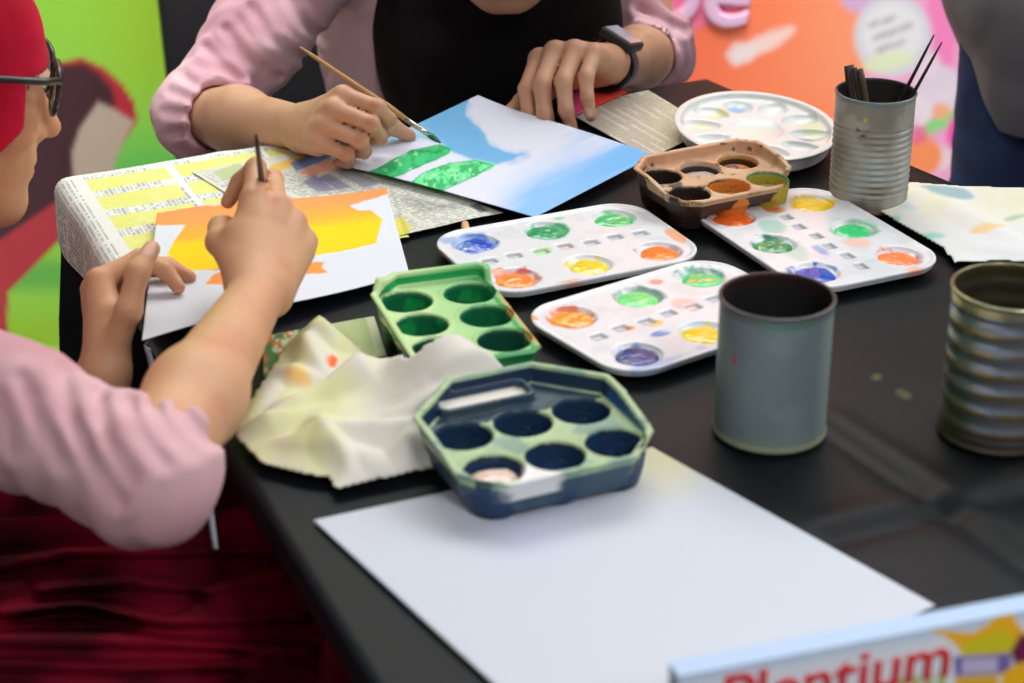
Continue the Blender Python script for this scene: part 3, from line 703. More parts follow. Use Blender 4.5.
def navy(v, o, h, cr):
    n = fbm(v, 60, 3); C = np.tile(lin('a9bf92'), (len(v), 1)); C = mixc(C, lin('7f9c8a'), sst(.45, .65, n))
    dd = np.min(cr, 0); inside = (dd < CR+.001)*(v[:, 2] < FZ-.0008)
    C = mixc(C, lin('10223f'), inside*1.); C = mixc(C, lin('1d4a7a'), inside*sst(.55, .7, fbm(v, 90, 9))*.8)
    wallm = ((o > -.004)*(v[:, 2] > FZ+.002)*(v[:, 2] < h-.001)); C = mixc(C, lin('1e5583'), wallm*1.); C = mixc(C, lin('15283f'), wallm*(v[:, 1] > .03)*.9)
    C = mixc(C, lin('26405f'), ((o > .003)*(v[:, 2] < FZ-.001)*1.)); C = mixc(C, lin('1f3a5c'), (v[:, 2] < FZ-.003)*(dd > CR-.002)*.9)
    C = mixc(C, lin('1c3450'), (v[:, 1] > .034)*(v[:, 2] < h-.0015)*(o < -.002)*.92)
    C = mixc(C, lin('ddd9d0'), (oct2(v[:, 0], v[:, 1], -.042, .017, .0495, .067, (.003,)*4) < .0005)*(v[:, 2] < FZ+.0045)*(v[:, 2] > FZ-.009)*1.)
    w_ = (1-sst(.015, .026, np.hypot(v[:, 0]+.024, (v[:, 1]+.043)*1.5)+(n-.5)*.025))*(v[:, 2] > FZ-.012); C = mixc(C, lin('e6e4e4'), w_*.95)
    return C
nt_, cups = cup_tray('paint_tray', (.0165, 1.0935), math.radians(24.5), (-.063, .063, -.046, .072), (.022, .022, .036, .034), wall_nb(.011, .001, -.045, .03), navy, 'navy stained six-cup tray with an open slot, standing on the blank white paper', True, .22, True)
blob(nt_, -CUPX, -CUPY, FZ-.007, .0145, 'd9b8a8', 'e9e4e2', 4, .003)
def brown(v, o, h, cr):
    n = fbm(v, 70, 5); C = np.tile(lin('cba985'), (len(v), 1)); C = mixc(C, lin('b58a63'), sst(.45, .7, n)*.8); C = mixc(C, lin('d9a27e'), sst(.0, .04, v[:, 1])*.7)
    top = v[:, 2] > FZ+.001
    cc = ['1c1310', 'b4a091', 'b58447', '15100f', '5b3c22', '8c7b50']
    for i, c in enumerate(cc): C = mixc(C, lin(c), (cr[i] < CR+.0012)*(v[:, 2] < FZ-.0006)*1.)
    C = mixc(C, lin('128a66'), (cr[5] < CR+.001)*(cr[5] > CR-.008)*(v[:, 2] < FZ-.0005)*(v[:, 2] > .010)*1.)
    C = mixc(C, lin('e0763a'), (cr[4] < CR+.001)*sst(0.005, .012, v[:, 0])*(v[:, 2] < FZ)*(v[:, 2] > .008)*.9)
    C = mixc(C, lin('233a63'), (cr[2] < .017)*sst(.5, .58, n)*(v[:, 2] < FZ)*.9); C = mixc(C, lin('1a1312'), (cr[0] < .026)*sst(.5, .62, fbm(v, 50, 8))*.9)
    C = mixc(C, lin('231a17'), (cr[3] < .024)*sst(.5, .6, n)*.9)
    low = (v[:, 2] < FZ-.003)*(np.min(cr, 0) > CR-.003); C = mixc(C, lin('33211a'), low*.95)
    C = mixc(C, lin('e08a35'), (v[:, 2] < FZ-.002)*(cr[4] > CR-.002)*(cr[4] < CR+.004)*(v[:, 2] > .006)*.9); C = mixc(C, lin('b9a83c'), (v[:, 2] < FZ-.002)*(cr[5] > CR-.002)*(cr[5] < CR+.004)*.9)
    sp = (noise(v, 160, 6) > .83)*(v[:, 2] > FZ); C = mixc(C, lin('2b3a2a'), sp*.8)
    return C
bt, _ = cup_tray('paint_tray', (.171, 1.549), math.radians(27), (-.062, .066, -.045, .045), (.020, .028, .02, .012), wall_nb(.009, .0, -.045, .02), brown, 'brown and peach stained six-cup tray in front of the round palette'); bt.scale = (.92, .95, .97); bt.location.x -= .004
for (i, c, c2, z) in [(1, 'c9b9ad', 'b09a8c', .007), (2, 'd48a48', '3a4a70', .007), (4, 'b0763a', '5b3c22', .010), (5, '9c8a5c', 'b7a878', .010)]:
    blob(bt, cups[i][0], cups[i][1], FZ-z, .0158, c, c2, i+3, .001)
def green(v, o, h, cr):
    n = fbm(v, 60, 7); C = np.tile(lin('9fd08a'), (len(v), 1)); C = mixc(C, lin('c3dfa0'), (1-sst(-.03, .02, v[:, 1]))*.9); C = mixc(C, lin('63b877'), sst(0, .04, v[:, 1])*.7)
    ins = (np.min(cr, 0) < CR+.001)*(v[:, 2] < FZ-.0008); C = mixc(C, lin('0d6a43'), ins*1.); C = mixc(C, lin('0a3d36'), ins*sst(-.03, .03, v[:, 0])*.8); C = mixc(C, lin('18a050'), ins*sst(.5, .65, n)*(v[:, 0] < 0)*.7)
    wl = (o > -.004)*(v[:, 2] > FZ+.002)*(v[:, 2] < h-.0015); C = mixc(C, lin('16a055'), wl*1.)
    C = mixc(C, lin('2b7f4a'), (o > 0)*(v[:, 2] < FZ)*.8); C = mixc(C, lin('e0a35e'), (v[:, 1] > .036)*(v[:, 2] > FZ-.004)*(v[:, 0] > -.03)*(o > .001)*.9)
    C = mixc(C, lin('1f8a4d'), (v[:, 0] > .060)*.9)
    return C
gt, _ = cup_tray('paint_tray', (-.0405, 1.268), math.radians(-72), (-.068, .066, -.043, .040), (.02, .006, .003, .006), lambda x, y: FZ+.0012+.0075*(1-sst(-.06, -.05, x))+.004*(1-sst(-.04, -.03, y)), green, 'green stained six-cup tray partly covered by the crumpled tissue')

# ------------------------------------------------------------------ round palette
RX, RY = .068, .088
ra = math.radians(8)
def rp_f(P):
    x, y, z = P.T; rr = np.sqrt((x/RX)**2+(y/RY)**2); s = (rr-1)*.08
    H = .016
    d = np.maximum(s-(z-H)*.35, np.maximum(z-H+.004, .002-z)); d = np.maximum(d, -np.maximum(s+.008, z-.003))
    rim = np.maximum(np.abs(s-(z-H)*.35+.001)-.0016, np.maximum(z-H, .001-z)); d = smin(d, rim, .003)
    lip = np.maximum(np.abs(z-H)-.0011, np.maximum(-.002-s, s-.005)); d = smin(d, lip, .002)
    for i in range(10):
        a = 2*math.pi*(i+.5)/10; cx, cy = .70*RX*math.cos(a), .70*RY*math.sin(a); ca, sa = math.cos(a), math.sin(a)
        u = (x-cx)*ca+(y-cy)*sa; w_ = -(x-cx)*sa+(y-cy)*ca; k = .0135+.12*u
        e = np.sqrt((u/.019)**2+(w_/np.maximum(k, .006))**2+((z-H+.0030)/.0078)**2); d = -smin(-d, -(e-1)*-.008*-1 if False else (e-1)*.008, .0015) if False else np.maximum(d, -(e-1)*.005)
    e = np.sqrt((x/.026)**2+(y/.030)**2+((z-H+.0030)/.0068)**2); d = np.maximum(d, -(e-1)*.005)
    return d
v, f = surface([[('x', rp_f, V(0, 0, .008), .1, 0)]], .0012, margin=.006)
C = np.tile(lin('e3e5e3'), (len(v), 1)); n = fbm(v, 60, 4)
for (x, y, rx, ry, c) in [(-.02, -.055, .014, .010, '6b4a2a'), (-.014, .055, .018, .01, 'd9d89a'), (-.045, .02, .012, .012, 'd8d6a6'), (.0, .068, .014, .008, '6fa3d6'), (.052, .0, .012, .03, 'd9e6b8'), (.045, -.03, .012, .012, '8d9298'), (.03, -.06, .014, .01, '9fa4b0'), (0, 0, .02, .024, 'dbe6d8'), (-.035, -.02, .012, .014, 'd8d4d6')]:
    C = mixc(C, lin(c), (1-sst(.5, 1.1, np.hypot((v[:, 0]-x)/rx, (v[:, 1]-y)/ry)+(n-.5)*1.4))*.8*(v[:, 2] < .0155))
rc = at(755, 131, TOP+.014)
ro = mesh('round_palette', v, f, M['plastic'], C, local=True); ro.location = (rc[0], rc[1], TOP+.004); ro.rotation_euler = (0, 0, ra)
tag(ro, 'large round white paint palette with radial wells', 'palette')

# ------------------------------------------------------------------ tin cans
def can(base, r, py_top, ribs, colf, mat, label, nrib=0, lo=.25, hi=.75, amp=.0009, bead=.0022, cat='tin can'):
    z = TOP
    for i in range(400):
        z = TOP+i*.0005
        if proj(np.array([[base[0], base[1], z]]))[1][0] < py_top: break
    h = z-TOP
    prof = [(0, .0012), (r-.003, .0012), (r-.0012, 0), (r+.0009, .0012), (r+.0009, .0032), (r-.0004, .005)]
    zs = np.linspace(.007, h-.005, 150)
    for q in zs:
        t = q/h; e = 0
        if lo < t < hi and nrib: e = amp*(math.sin((t-lo)/(hi-lo)*nrib*2*math.pi)-.6)
        prof.append((r+e, q))
    prof += [(r-.0002, h-.0035)]+[(r-.0006+bead*.62*math.sin(a)+.0002, h-.0016-bead*.62*math.cos(a)) for a in np.linspace(.4, math.pi+1.2, 9)]
    prof += [(r-.0016, h-.004)]+[(r-.0014+(amp*(math.sin((q/h-lo)/(hi-lo)*nrib*2*math.pi)-.6) if lo < q/h < hi and nrib else 0), q) for q in np.linspace(h-.006, .004, 70)]+[(r-.004, .0028), (0, .0028)]
    v, f = lathe(prof, 96); rad = np.hypot(v[:, 0], v[:, 1])
    half = 6+150+1+5
    idx = np.arange(len(v)) % len(prof); inside = idx >= half
    t = empty('tin_can', (base[0], base[1], TOP+.0008), label, cat, 'tin cans on the table')
    mesh('can_body', v, f, M[mat], colf(v, h, inside), t, local=True)
    return t, h
def c_back(v, h, ins):
    n = fbm(v, 45, 3); t = v[:, 2]/h; C = np.tile(lin('aaa89e'), (len(v), 1)); C = mixc(C, lin('8d887c'), sst(.4, .62, n)*.9); C = mixc(C, lin('a3a9a6'), sst(.55, .9, fbm(v, 30, 9))*.8)
    C = mixc(C, lin('6f8288'), sst(.93, .97, t)*.7); C = mixc(C, lin('5a4230'), (1-sst(.02, .07, t))*.8); C = mixc(C, lin('8a6a50'), (1-sst(.03, .35, t))*sst(.5, .65, n)*.6)
    a = np.arctan2(v[:, 1], v[:, 0]); C = mixc(C, lin('3d4145'), (1-sst(.08, .2, np.hypot((a+2.05)*1., (t-.74)*2)))*sst(.5, .55, fbm(v, 150, 5))*1.); C = mixc(C, lin('d8c23a'), (1-sst(.03, .05, np.hypot(a+1.98, (t-.84)*2.))))
    C = mixc(C, lin('8f7a3a'), (1-sst(.02, .05, np.abs(a+1.)))*sst(.5, .6, noise(v, 80, 2))*.4)
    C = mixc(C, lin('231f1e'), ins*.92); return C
bb = at(867, 203)
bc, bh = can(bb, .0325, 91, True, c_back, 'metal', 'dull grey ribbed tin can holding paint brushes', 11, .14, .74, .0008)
def c_front(v, h, ins):
    n = fbm(v, 35, 3); t = v[:, 2]/h; a = np.arctan2(v[:, 1], v[:, 0]); C = np.tile(lin('6d7b7d'), (len(v), 1)); C = mixc(C, lin('7d8f8c'), sst(.4, .7, n)*.8); C = mixc(C, lin('6b737d'), sst(.45, .7, fbm(v, 20, 19))*.7)
    C = mixc(C, lin('96a69f'), (1-sst(.1, .6, np.abs(a+.35)))*.6)  # brighter lit right edge of the can, painted into its colour
    C = mixc(C, lin('55504a'), sst(.90, .95, t)*.6); C = mixc(C, lin('7c3f4a'), sst(.95, .98, t)*(v[:, 1] > -.01)*.7); C = mixc(C, lin('8d8a5a'), (1-sst(.02, .1, t))*.6)
    C = mixc(C, lin('4f7a68'), sst(.89, .93, t)*(1-sst(.95, .97, t))*sst(.4, .6, n)*.7); C = mixc(C, lin('a24c62'), (1-sst(.04, .09, np.hypot(a+2.45, (t-.63)*1.6)))*.9)
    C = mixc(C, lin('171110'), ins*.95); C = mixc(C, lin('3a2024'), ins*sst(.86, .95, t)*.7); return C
M['painted_tin'] = material('paint coated tin', attr=True, rough=.45, spec=.4, bump=.12, bscale=70)
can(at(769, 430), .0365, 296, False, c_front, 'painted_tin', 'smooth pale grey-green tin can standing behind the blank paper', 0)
def c_right(v, h, ins):
    n = fbm(v, 45, 13); t = v[:, 2]/h; a = np.arctan2(v[:, 1], v[:, 0]); C = np.tile(lin('a9adb6'), (len(v), 1)); C = mixc(C, lin('7d8a70'), (1-sst(.1, .7, np.abs(a+2.7)))*.85)
    C = mixc(C, lin('a58a45'), (np.sin((t-.1)*2*math.pi*6/.8) > .55)*sst(.35, .55, n)*.8); C = mixc(C, lin('c9c489'), sst(.9, .96, t)*.6); C = mixc(C, lin('57442c'), (1-sst(.03, .2, t))*.85); C = mixc(C, lin('6f7d55'), (1-sst(.05, .4, np.abs(a+2.6)))*(1-sst(.1, .5, t))*.6)
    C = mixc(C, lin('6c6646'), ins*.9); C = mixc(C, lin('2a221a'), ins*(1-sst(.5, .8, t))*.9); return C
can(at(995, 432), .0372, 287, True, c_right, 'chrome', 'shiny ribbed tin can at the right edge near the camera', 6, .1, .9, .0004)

# ------------------------------------------------------------------ brushes
def brush(tip, end, label, group=None, rad=.0026, cols=('wood', 'steel'), bristle='2f8a58', lab2=None, hair=.014, fer=.022, blunt=False):
    tip, end = np.asarray(tip), np.asarray(end); L = np.linalg.norm(end-tip); d = (end-tip)/L
    t = empty('paint_brush', tip, label, 'paint brush', group)
    p = lambda s: tip+d*s
    v, f = tube([p(hair+fer), p(hair+fer+.02), p(L*.55), p(L*.9), p(L)], [rad*.85, rad*1.25, rad*1.0, rad*(1. if blunt else .65), rad*(.8 if blunt else .35)], 14); mesh('handle', v, f, M[cols[0]], None, t)
    v, f = tube([p(hair-.001), p(hair+fer*.4), p(hair+fer+.002)], [rad*.95, rad*.98, rad*.9], 14); mesh('ferrule', v, f, M[cols[1]], None, t)
    v, f = tube([p(0), p(hair*.3), p(hair*.7), p(hair)], [rad*.15, rad*.75, rad*1.05, rad*.9], 12); mesh('bristles', v, f, M['wet'], lin(bristle), t)
    return t
B2T, B2E = at(441, 143, TOP+.0235), atd(300, 47, 1.76)
brush(B2T, B2E, 'wooden paint brush held over the wet green stroke of the blue painting', bristle='1f5f3f')
B1T, B1E = at(270, 246, TOP+.0125), atd(256, 135, 1.335)
brush(B1T, B1E, 'dark paint brush held upright over the orange painting', cols=('dark_brush', 'steel'), bristle='d98a2a')
cz = TOP+.004
def in_can(px, py, bx, by, label, group, col, rad=.0022, dz=0):
    z = TOP+bh+dz; top = atd(px, py, 0); rim_y = bb[1]
    end = at_y(px, py, bb[1]+by[0]); tip = V(bb[0]+bx, bb[1]+by[1], cz+.001)
    return brush(tip, end, label, group, rad, (col, col), '20180f', blunt=rad > .002)
M['old_wood'] = material('stained handle', '5d4630', rough=.6)
M['black_wood'] = material('dark stained handle', '2a211b', rough=.6)
for i, (px, py, bx, dy, c, lb) in enumerate([(847, 66, -.004, .012, 'black_wood', 'short dark handle, leftmost of the bunch in the dull grey can'), (851, 65, .001, .013, 'old_wood', 'tallest short brown handle, second from left in the dull grey can'),
        (854, 68, .004, .011, 'black_wood', 'short dark handle in the middle of the bunch in the dull grey can'), (857, 70, .008, .014, 'old_wood', 'short brown handle, second from right in the bunch in the dull grey can'), (860, 69, .012, .010, 'old_wood', 'short yellow-flecked handle, rightmost of the bunch in the dull grey can')]):
    in_can(px, py, bx, (dy, -.012+.003*i), lb, 'short brushes in the dull grey can', c, .0030)
in_can(934, 35, -.012, (.0, .006), 'long thin dark brush, left one of the leaning pair in the dull grey can', 'long brushes in the dull grey can', 'dark_brush', .0018)
in_can(942, 42, -.012, (-.004, -.006), 'long thin dark brush, right one of the leaning pair in the dull grey can', 'long brushes in the dull grey can', 'dark_brush', .0018)
v, f = tube([at(465, 224, TOP+.0045), at(466, 231, TOP+.0045), at(468, 239, TOP+.0045)], [.0030, .0036, .0036], 12)
so = mesh('wooden_stick', v, f, material('peach stick', 'e9b088', rough=.6), origin=at(466, 226)); tag(so, 'small peach-coloured stick end poking out behind the white palette', 'stick')

# ------------------------------------------------------------------ paint box in the corner
bl = unit(at(1024, 596, TOP+.075)-at(668, 663, TOP+.075)); bn = V(bl[1], -bl[0], 0)
A0 = at(668, 662, TOP+.075); BW, BD, BH = .26, .013, .075
bx = empty('paint_box', (A0[0], A0[1], TOP+.001), 'white and pale blue paint box with red lettering in the near right corner', 'box')
def quadgrid(a, eu, ev, nu, nv): 
    U, W = np.meshgrid(np.linspace(0, 1, nu), np.linspace(0, 1, nv), indexing='ij'); return a+np.outer(U.ravel(), eu)+np.outer(W.ravel(), ev), U.ravel(), W.ravel()
core, fcore = box(V(*A0)+bl*BW/2+bn*BD/2-V(0, 0, BH/2-.001), (BW-.001, BD-.001, BH-.002), np.stack([bl, -bn, V(0, 0, 1)], 1))
mesh('carton', core, fcore, material('pale blue carton', 'bcd0e6', rough=.45), None, bx, smooth=False)
P, U, W = quadgrid(A0+bn*(BD+.0004), bl*BW, V(0, 0, -BH), 300, 90)
X, Y = proj(P); C = np.tile(lin('eaf0fa'), (len(P), 1)); C = mixc(C, lin('cfe0f5'), (1-sst(.02, .1, W)))
c66 = lambda pts: [(660+x/2.813, 560+y/2.813) for x, y in pts]
C = fill(C, X, Y, c66([(740, 188), (800, 198), (880, 205), (930, 175), (950, 140), (955, 100), (975, 102), (992, 130), (1000, 170), (1024, 200), (1024, 260), (850, 268), (832, 240), (800, 215)]), 'ffc028', 2, 1)
C = fill(C, X, Y, c66([(850, 235), (960, 200), (1000, 215), (990, 262), (850, 265)]), 'd9d326', 3, .9)
C = fill(C, X, Y, c66([(825, 272), (985, 262), (990, 320), (830, 330)]), '7d6bb0', 2, 1); C = fill(C, X, Y, c66([(850, 280), (950, 274), (950, 315), (850, 320)]), 'c9c2e2', 2, 1)
C = fill(C, X, Y, c66([(985, 262), (1010, 215), (1060, 190), (1060, 280), (1000, 300)]), '74224a', 3, 1)
C = fill(C, X, Y, c66([(960, 320), (1000, 295), (1080, 270), (1100, 420), (960, 420)]), 'ffc21f', 3, 1); C = fill(C, X, Y, c66([(830, 330), (950, 322), (960, 420), (830, 420)]), 'f0b62a', 3, 1)
for i in range(6): C = fill(C, X, Y, c66([(600+i*36, 345-i*5), (622+i*36, 340-i*5), (622+i*36, 420), (600+i*36, 420)]), 'b9c23a', 2, .9)
mesh('front_print', P, gridfaces(300, 90)[:, ::-1], M['print'], C, bx)
P, U, W = quadgrid(A0+V(0, 0, .0004), bl*BW, bn*BD, 60, 8); mesh('top_print', P, gridfaces(60, 8)[:, ::-1], M['print'], lin('b2c9e8'), bx)
M['red'] = material('red ink', 'e2323c', rough=.5)
t = text_mesh('lettering', 'Plentium', .0350, M['red'], .0002, .0005); t.parent = bx
p = A0+bn*(BD+.0009)+bl*.0215+V(0, 0, -.0285); t.location = p-V(*bx.location); ax = math.atan2(bl[1], bl[0]); t.rotation_euler = (math.pi/2, 0, ax)
# ------------------------------------------------------------------ people
def hand(w, d, n, left, flex, thumb, sc=1., spread=(.10, .02, -.05, -.13), r0=.0205, fore=None):
    """groups of limbs for one hand; flex per finger = (mcp, pip, dip) degrees, thumb = three directions in (d, s, n)"""
    d = unit(d); n = unit(n-(n@d)*d); s = np.cross(d, n)*(-1 if left else 1)
    mc = [(.086, .0245, -.000), (.089, .0040, -.0035), (.084, -.0155, -.002), (.076, -.0325, .003)]
    Ls = [(.041, .025, .020), (.045, .029, .021), (.042, .027, .021), (.033, .020, .018)]
    Rs = [(.0096, .0086, .0076, .0064), (.0098, .0088, .0078, .0066), (.0093, .0084, .0074, .0062), (.0084, .0074, .0065, .0055)]
    pt = lambda a, b, c: w+sc*(d*a+s*b+n*c)
    palm = []
    if fore is not None: palm += fore
    for (a, b, c), off in zip(mc, (.012, .004, -.005, -.013)):
        palm.append(('c', pt(.004, off, 0), pt(a*.97, b*.95, c+.0015), .0150*sc, .0112*sc, .011))
    palm.append(('c', pt(.01, .012, .008), pt(.05, .026, .012), .0135*sc, .0125*sc, .012))
    palm.append(('c', pt(.01, -.012, .006), pt(.06, -.028, .007), .0125*sc, .0105*sc, .012))
    palm.append(('c', pt(.072, .018, .004), pt(.066, -.026, .005), .0095*sc, .0085*sc, .010))
    groups, nails, knuck = [], [], []
    for i in range(4):
        p = pt(*mc[i]); a = 0; fl = flex[i]; sp = spread[i]; prims = list(palm); knuck.append((p, .011*sc))
        prims.append(('c', pt(mc[i][0]*.8, mc[i][1]*.85, mc[i][2]), p-n*.0015*sc, .0095*sc, Rs[i][0]*sc, .006))
        for j in range(3):
            a += math.radians(fl[j]); v = d*math.cos(a)+n*math.sin(a); v = unit(v+s*sp*math.cos(a)); q = p+v*Ls[i][j]*sc
            prims.append(('c', p, q, Rs[i][j]*sc, Rs[i][j+1]*sc, .0035)); 
            if j < 2: knuck.append((q-(-d*math.sin(a)+n*math.cos(a))*Rs[i][j+1]*sc*.8, .007*sc))
            up = -(n*math.cos(a)-d*math.sin(a)); last = (p, q, v, up); p = q
        pp, q, v, up = last; nails.append((q-v*.004*sc+up*Rs[i][3]*sc*.75, v, .0062*sc)); groups.append(prims)
    p = pt(.020, .020, .008); prims = list(palm); tl = (.042, .033, .026); tr = (.0135, .0108, .0096, .0075)
    for j in range(3):
        v = unit(d*thumb[j][0]+s*thumb[j][1]+n*thumb[j][2]); q = p+v*tl[j]*sc; prims.append(('c', p, q, tr[j]*sc, tr[j+1]*sc, .006)); pl = p; p = q
    up = unit(s-(s@v)*v); nails.append((p-v*.005*sc+up*.0062*sc, v, .0072*sc)); groups.append(prims)
    return groups, nails, knuck
def limb(a, b, r1, r2, k=.02, bulge=None):
    m = a+(b-a)*.35
    return [('c', a, m, r1, bulge or r1*1.03, k), ('c', m, b, bulge or r1*1.03, r2, k)]
def head(c, f, u, sc=1.):
    f = unit(f); u = unit(u-(u@f)*f); r = np.cross(f, u); A = np.stack([r, f, u])
    p = lambda x, y, z: c+sc*(r*x+f*y+u*z)
    E = lambda x, y, z, a, b, cc, k: ('e', p(x, y, z), V(a, b, cc)*sc, A, k)
    C = lambda a, b, r1, r2, k: ('c', p(*a), p(*b), r1*sc, r2*sc, k)
    g = [E(0, -.012, .022, .070, .088, .082, .0), E(0, .030, -.020, .060, .058, .080, .03), E(0, .046, -.062, .045, .040, .050, .025),
         C((-.050, .0, -.040), (-.022, .058, -.095), .020, .018, .02), C((.050, .0, -.040), (.022, .058, -.095), .020, .018, .02), C((-.008, .070, -.100), (.008, .070, -.100), .0155, .0155, .018),
         C((-.028, .074, .032), (.028, .074, .032), .010, .010, .018),
         C((0, .080, .022), (0, .1045, -.027), .0065, .0105, .009), C((-.0105, .092, -.031), (.0105, .092, -.031), .0075, .0075, .006),
         E(-.030, .066, -.020, .022, .020, .016, .015), E(.030, .066, -.020, .022, .020, .016, .015),
         E(0, .078, -.056, .024, .012, .018, .012), C((-.013, .0855, -.0565), (.013, .0855, -.0565), .0052, .0052, .006), C((-.012, .0845, -.0665), (.012, .0845, -.0665), .0058, .0058, .006),
         C((0, -.02, -.055), (0, -.055, -.135), .052, .050, .025)]
    ears = [E(sx*.071, -.012, -.01, .010, .020, .031, .004) for sx in (-1, 1)]
    carve = [E(sx*.031, .090, .014, .017, .014, .011, .010) for sx in (-1, 1)]+[C((-.019, .0925, -.0613), (.019, .0925, -.0613), .0018, .0018, .003)]
    g += ears+[E(sx*.031, .0695, .013, .0125, .0125, .0115, .002) for sx in (-1, 1)]
    def colour(P, Cc):
        q = (P-c)@A.T/sc; x, y, z = q.T; near = (np.abs(q) < .13).all(1)
        lip = (1-sst(.6, 1.1, np.hypot(x/.020, (z+.0615)/.0095)))*(y > .075)*near; Cc = mixc(Cc, lin('b5685f'), lip*.75)
        for sx in (-1, 1):
            ex = x-sx*.031; eye = (1-sst(.75, 1.0, np.hypot(ex/.0125, (z-.013)/.0052)))*(y > .06)*near
            Cc = mixc(Cc, lin('efe8e2'), eye); Cc = mixc(Cc, lin('1e1410'), eye*(1-sst(.0045, .0055, np.hypot(ex, z-.012))))
            lash = np.abs(np.hypot(ex/.0135, (z-.013)/.006)-1) < .16; Cc = mixc(Cc, lin('2a1a14'), lash*(z > .012)*(y > .06)*near*.85)
            brow = (1-sst(.6, 1.1, np.hypot(ex/.019, (z-.032-.1*np.abs(ex))/.0035)))*(y > .055)*near; Cc = mixc(Cc, lin('2c1c16'), brow*.8)
        ck = (1-sst(.3, 1, np.hypot((np.abs(x)-.038)/.022, (z+.028)/.02)))*(y > .03)*near; return mixc(Cc, lin('d98f78'), ck*.3)
    return g, carve, colour, A, p
def skinfn(base, warm, nails, knuck, face):
    def fn(P):
        C = np.tile(lin(base), (len(P), 1)); C = mixc(C, lin(warm), sst(.4, .75, fbm(P, 45, 3))*.45)
        for q, r in knuck: C = mixc(C, lin(warm), (1-sst(r*.4, r*1.3, np.linalg.norm(P-q, axis=1)))*.65)
        for q, v, r in nails:
            w = P-q; al = w@v; C = mixc(C, lin('efc4b4'), (1-sst(.8, 1.05, np.hypot(al/(r*1.0), np.linalg.norm(w-np.outer(al, v), axis=1)/(r*.75)))*1.)*.85)
        return face(P, C) if face else C
    return fn
def folds(amp, f, seed, stretch=None):
    def post(P, d):
        Q = P if stretch is None else P@stretch
        n = fbm(Q, f, seed, 2); return d+amp*(1-np.abs(2*n-1)*2.2)*.6+amp*.4*(fbm(P, f*.5, seed+5, 1)-.5)
    return post
def wrinkles(axis, wl, amp, seed, base=.006, f=22):
    a = unit(axis); b = folds(base, f, seed, squash(a, .5))
    def post(P, d):
        return b(P, d)+amp*np.sin(P@a*2*math.pi/wl+9*fbm(P, 13, seed+2, 2))*sst(.3, .6, fbm(P, 9, seed+4, 1))
    return post
def creases(lines, amp, width, base):
    """furrows (amp > 0) or ridges (amp < 0) pressed into cloth along fold lines"""
    def post(P, d):
        X, Y = proj(P); m = np.full(len(P), 1e9)
        for ln in lines:
            for (ax, ay), (bx, by) in zip(ln[:-1], ln[1:]):
                ex, ey = bx-ax, by-ay; t = np.clip(((X-ax)*ex+(Y-ay)*ey)/(ex*ex+ey*ey), 0, 1)
                m = np.minimum(m, np.hypot(X-ax-t*ex, Y-ay-t*ey))
        r = m/width
        return base(P, d)+amp*(.45+1.1*fbm(P, 28, 41, 1))*(np.exp(-r*r)-.5*np.exp(-((r-2.0)/.9)**2))
    return post
def squash(axis, k):
    a = unit(axis); return np.eye(3)+np.outer(a, a)*(k-1)
def garment(name, groups, step, matn, col, parent, carve=(), post=None, label=None):
    v, f = surface(groups, step, carve, post); c = col(v) if callable(col) else np.tile(lin(col), (len(v), 1))
    o = mesh(name, v, f, M[matn], c, parent)
    if label: o['label'] = label
    return o
def twoc(a, b, f, seed): return lambda P: mixc(np.tile(lin(a), (len(P), 1)), lin(b), sst(.35, .7, fbm(P, f, seed)))

# ---- the painter in glasses (left)
yaw, beta = math.radians(20), math.radians(10)
f1 = V(math.cos(yaw)*math.cos(beta), math.sin(yaw)*math.cos(beta), -math.sin(beta)); u1 = V(math.cos(yaw)*math.sin(beta), math.sin(yaw)*math.sin(beta), math.cos(beta))
nose = atd(60, 127, 1.54); S1 = .85; hc1 = nose-S1*(.114*f1-.027*u1)
hg, hcv, hcol, HA, hp = head(hc1, f1, u1, S1)
RS, LS = atd(-135, 342, 1.27), atd(-210, 235, 1.60)
RE, RW = atd(146, 478, 1.165), atd(259, 292, 1.375)
LE, LW = V(-.44, 1.36, .60), atd(104, 381, 1.447)
HIP1 = V(-.66, 1.16, .50)
CH1 = (RS+LS)/2+V(0, 0, -.03)
fr = lambda E, W: [('c', E+(W-E)*.04, E+(W-E)*.40, .030, .0285, .02), ('c', E+(W-E)*.40, W, .0285, .0185, .02)]
gR, nR, kR = hand(RW, UPV*.78+FWD*.60+RGT*.10, -UPV*.45+FWD*.585-RGT*.60, False, [(12, 78, 42), (24, 82, 45), (38, 84, 45), (48, 80, 45)], [(.80, .25, .55), (.86, -.15, .50), (.75, -.40, .52)], .85, spread=(.0, 0, .0, -.01), fore=fr(RE, RW))
gL, nL, kL = hand(LW, UPV*.86+FWD*.42-RGT*.14, RGT*.95+FWD*.25+UPV*.1, True, [(62, 58, 30), (56, 46, 22), (48, 40, 20), (40, 36, 18)], [(.40, .70, .30), (.80, .35, .25), (.85, .0, .50)], .84, spread=(.02, 0, -.03, -.06), fore=fr(LE, LW))
neckb = (RS+LS)/2+V(.03, .01, .03)
torso = [('c', HIP1+V(0, 0, .02), CH1, .10, .085, 0), ('c', RS, LS, .045, .045, .05), ('c', neckb, hp(0, -.05, -.12), .05, .048, .04), ('c', RS, RE, .034, .030, .03), ('c', LS, LE, .040, .033, .03)]
K1, K1b = V(-.17, 1.165, .525), V(-.225, 1.345, .53)
H1r, H1l = HIP1+V(.05, -.06, -.01), HIP1+V(.0, .09, -.01)
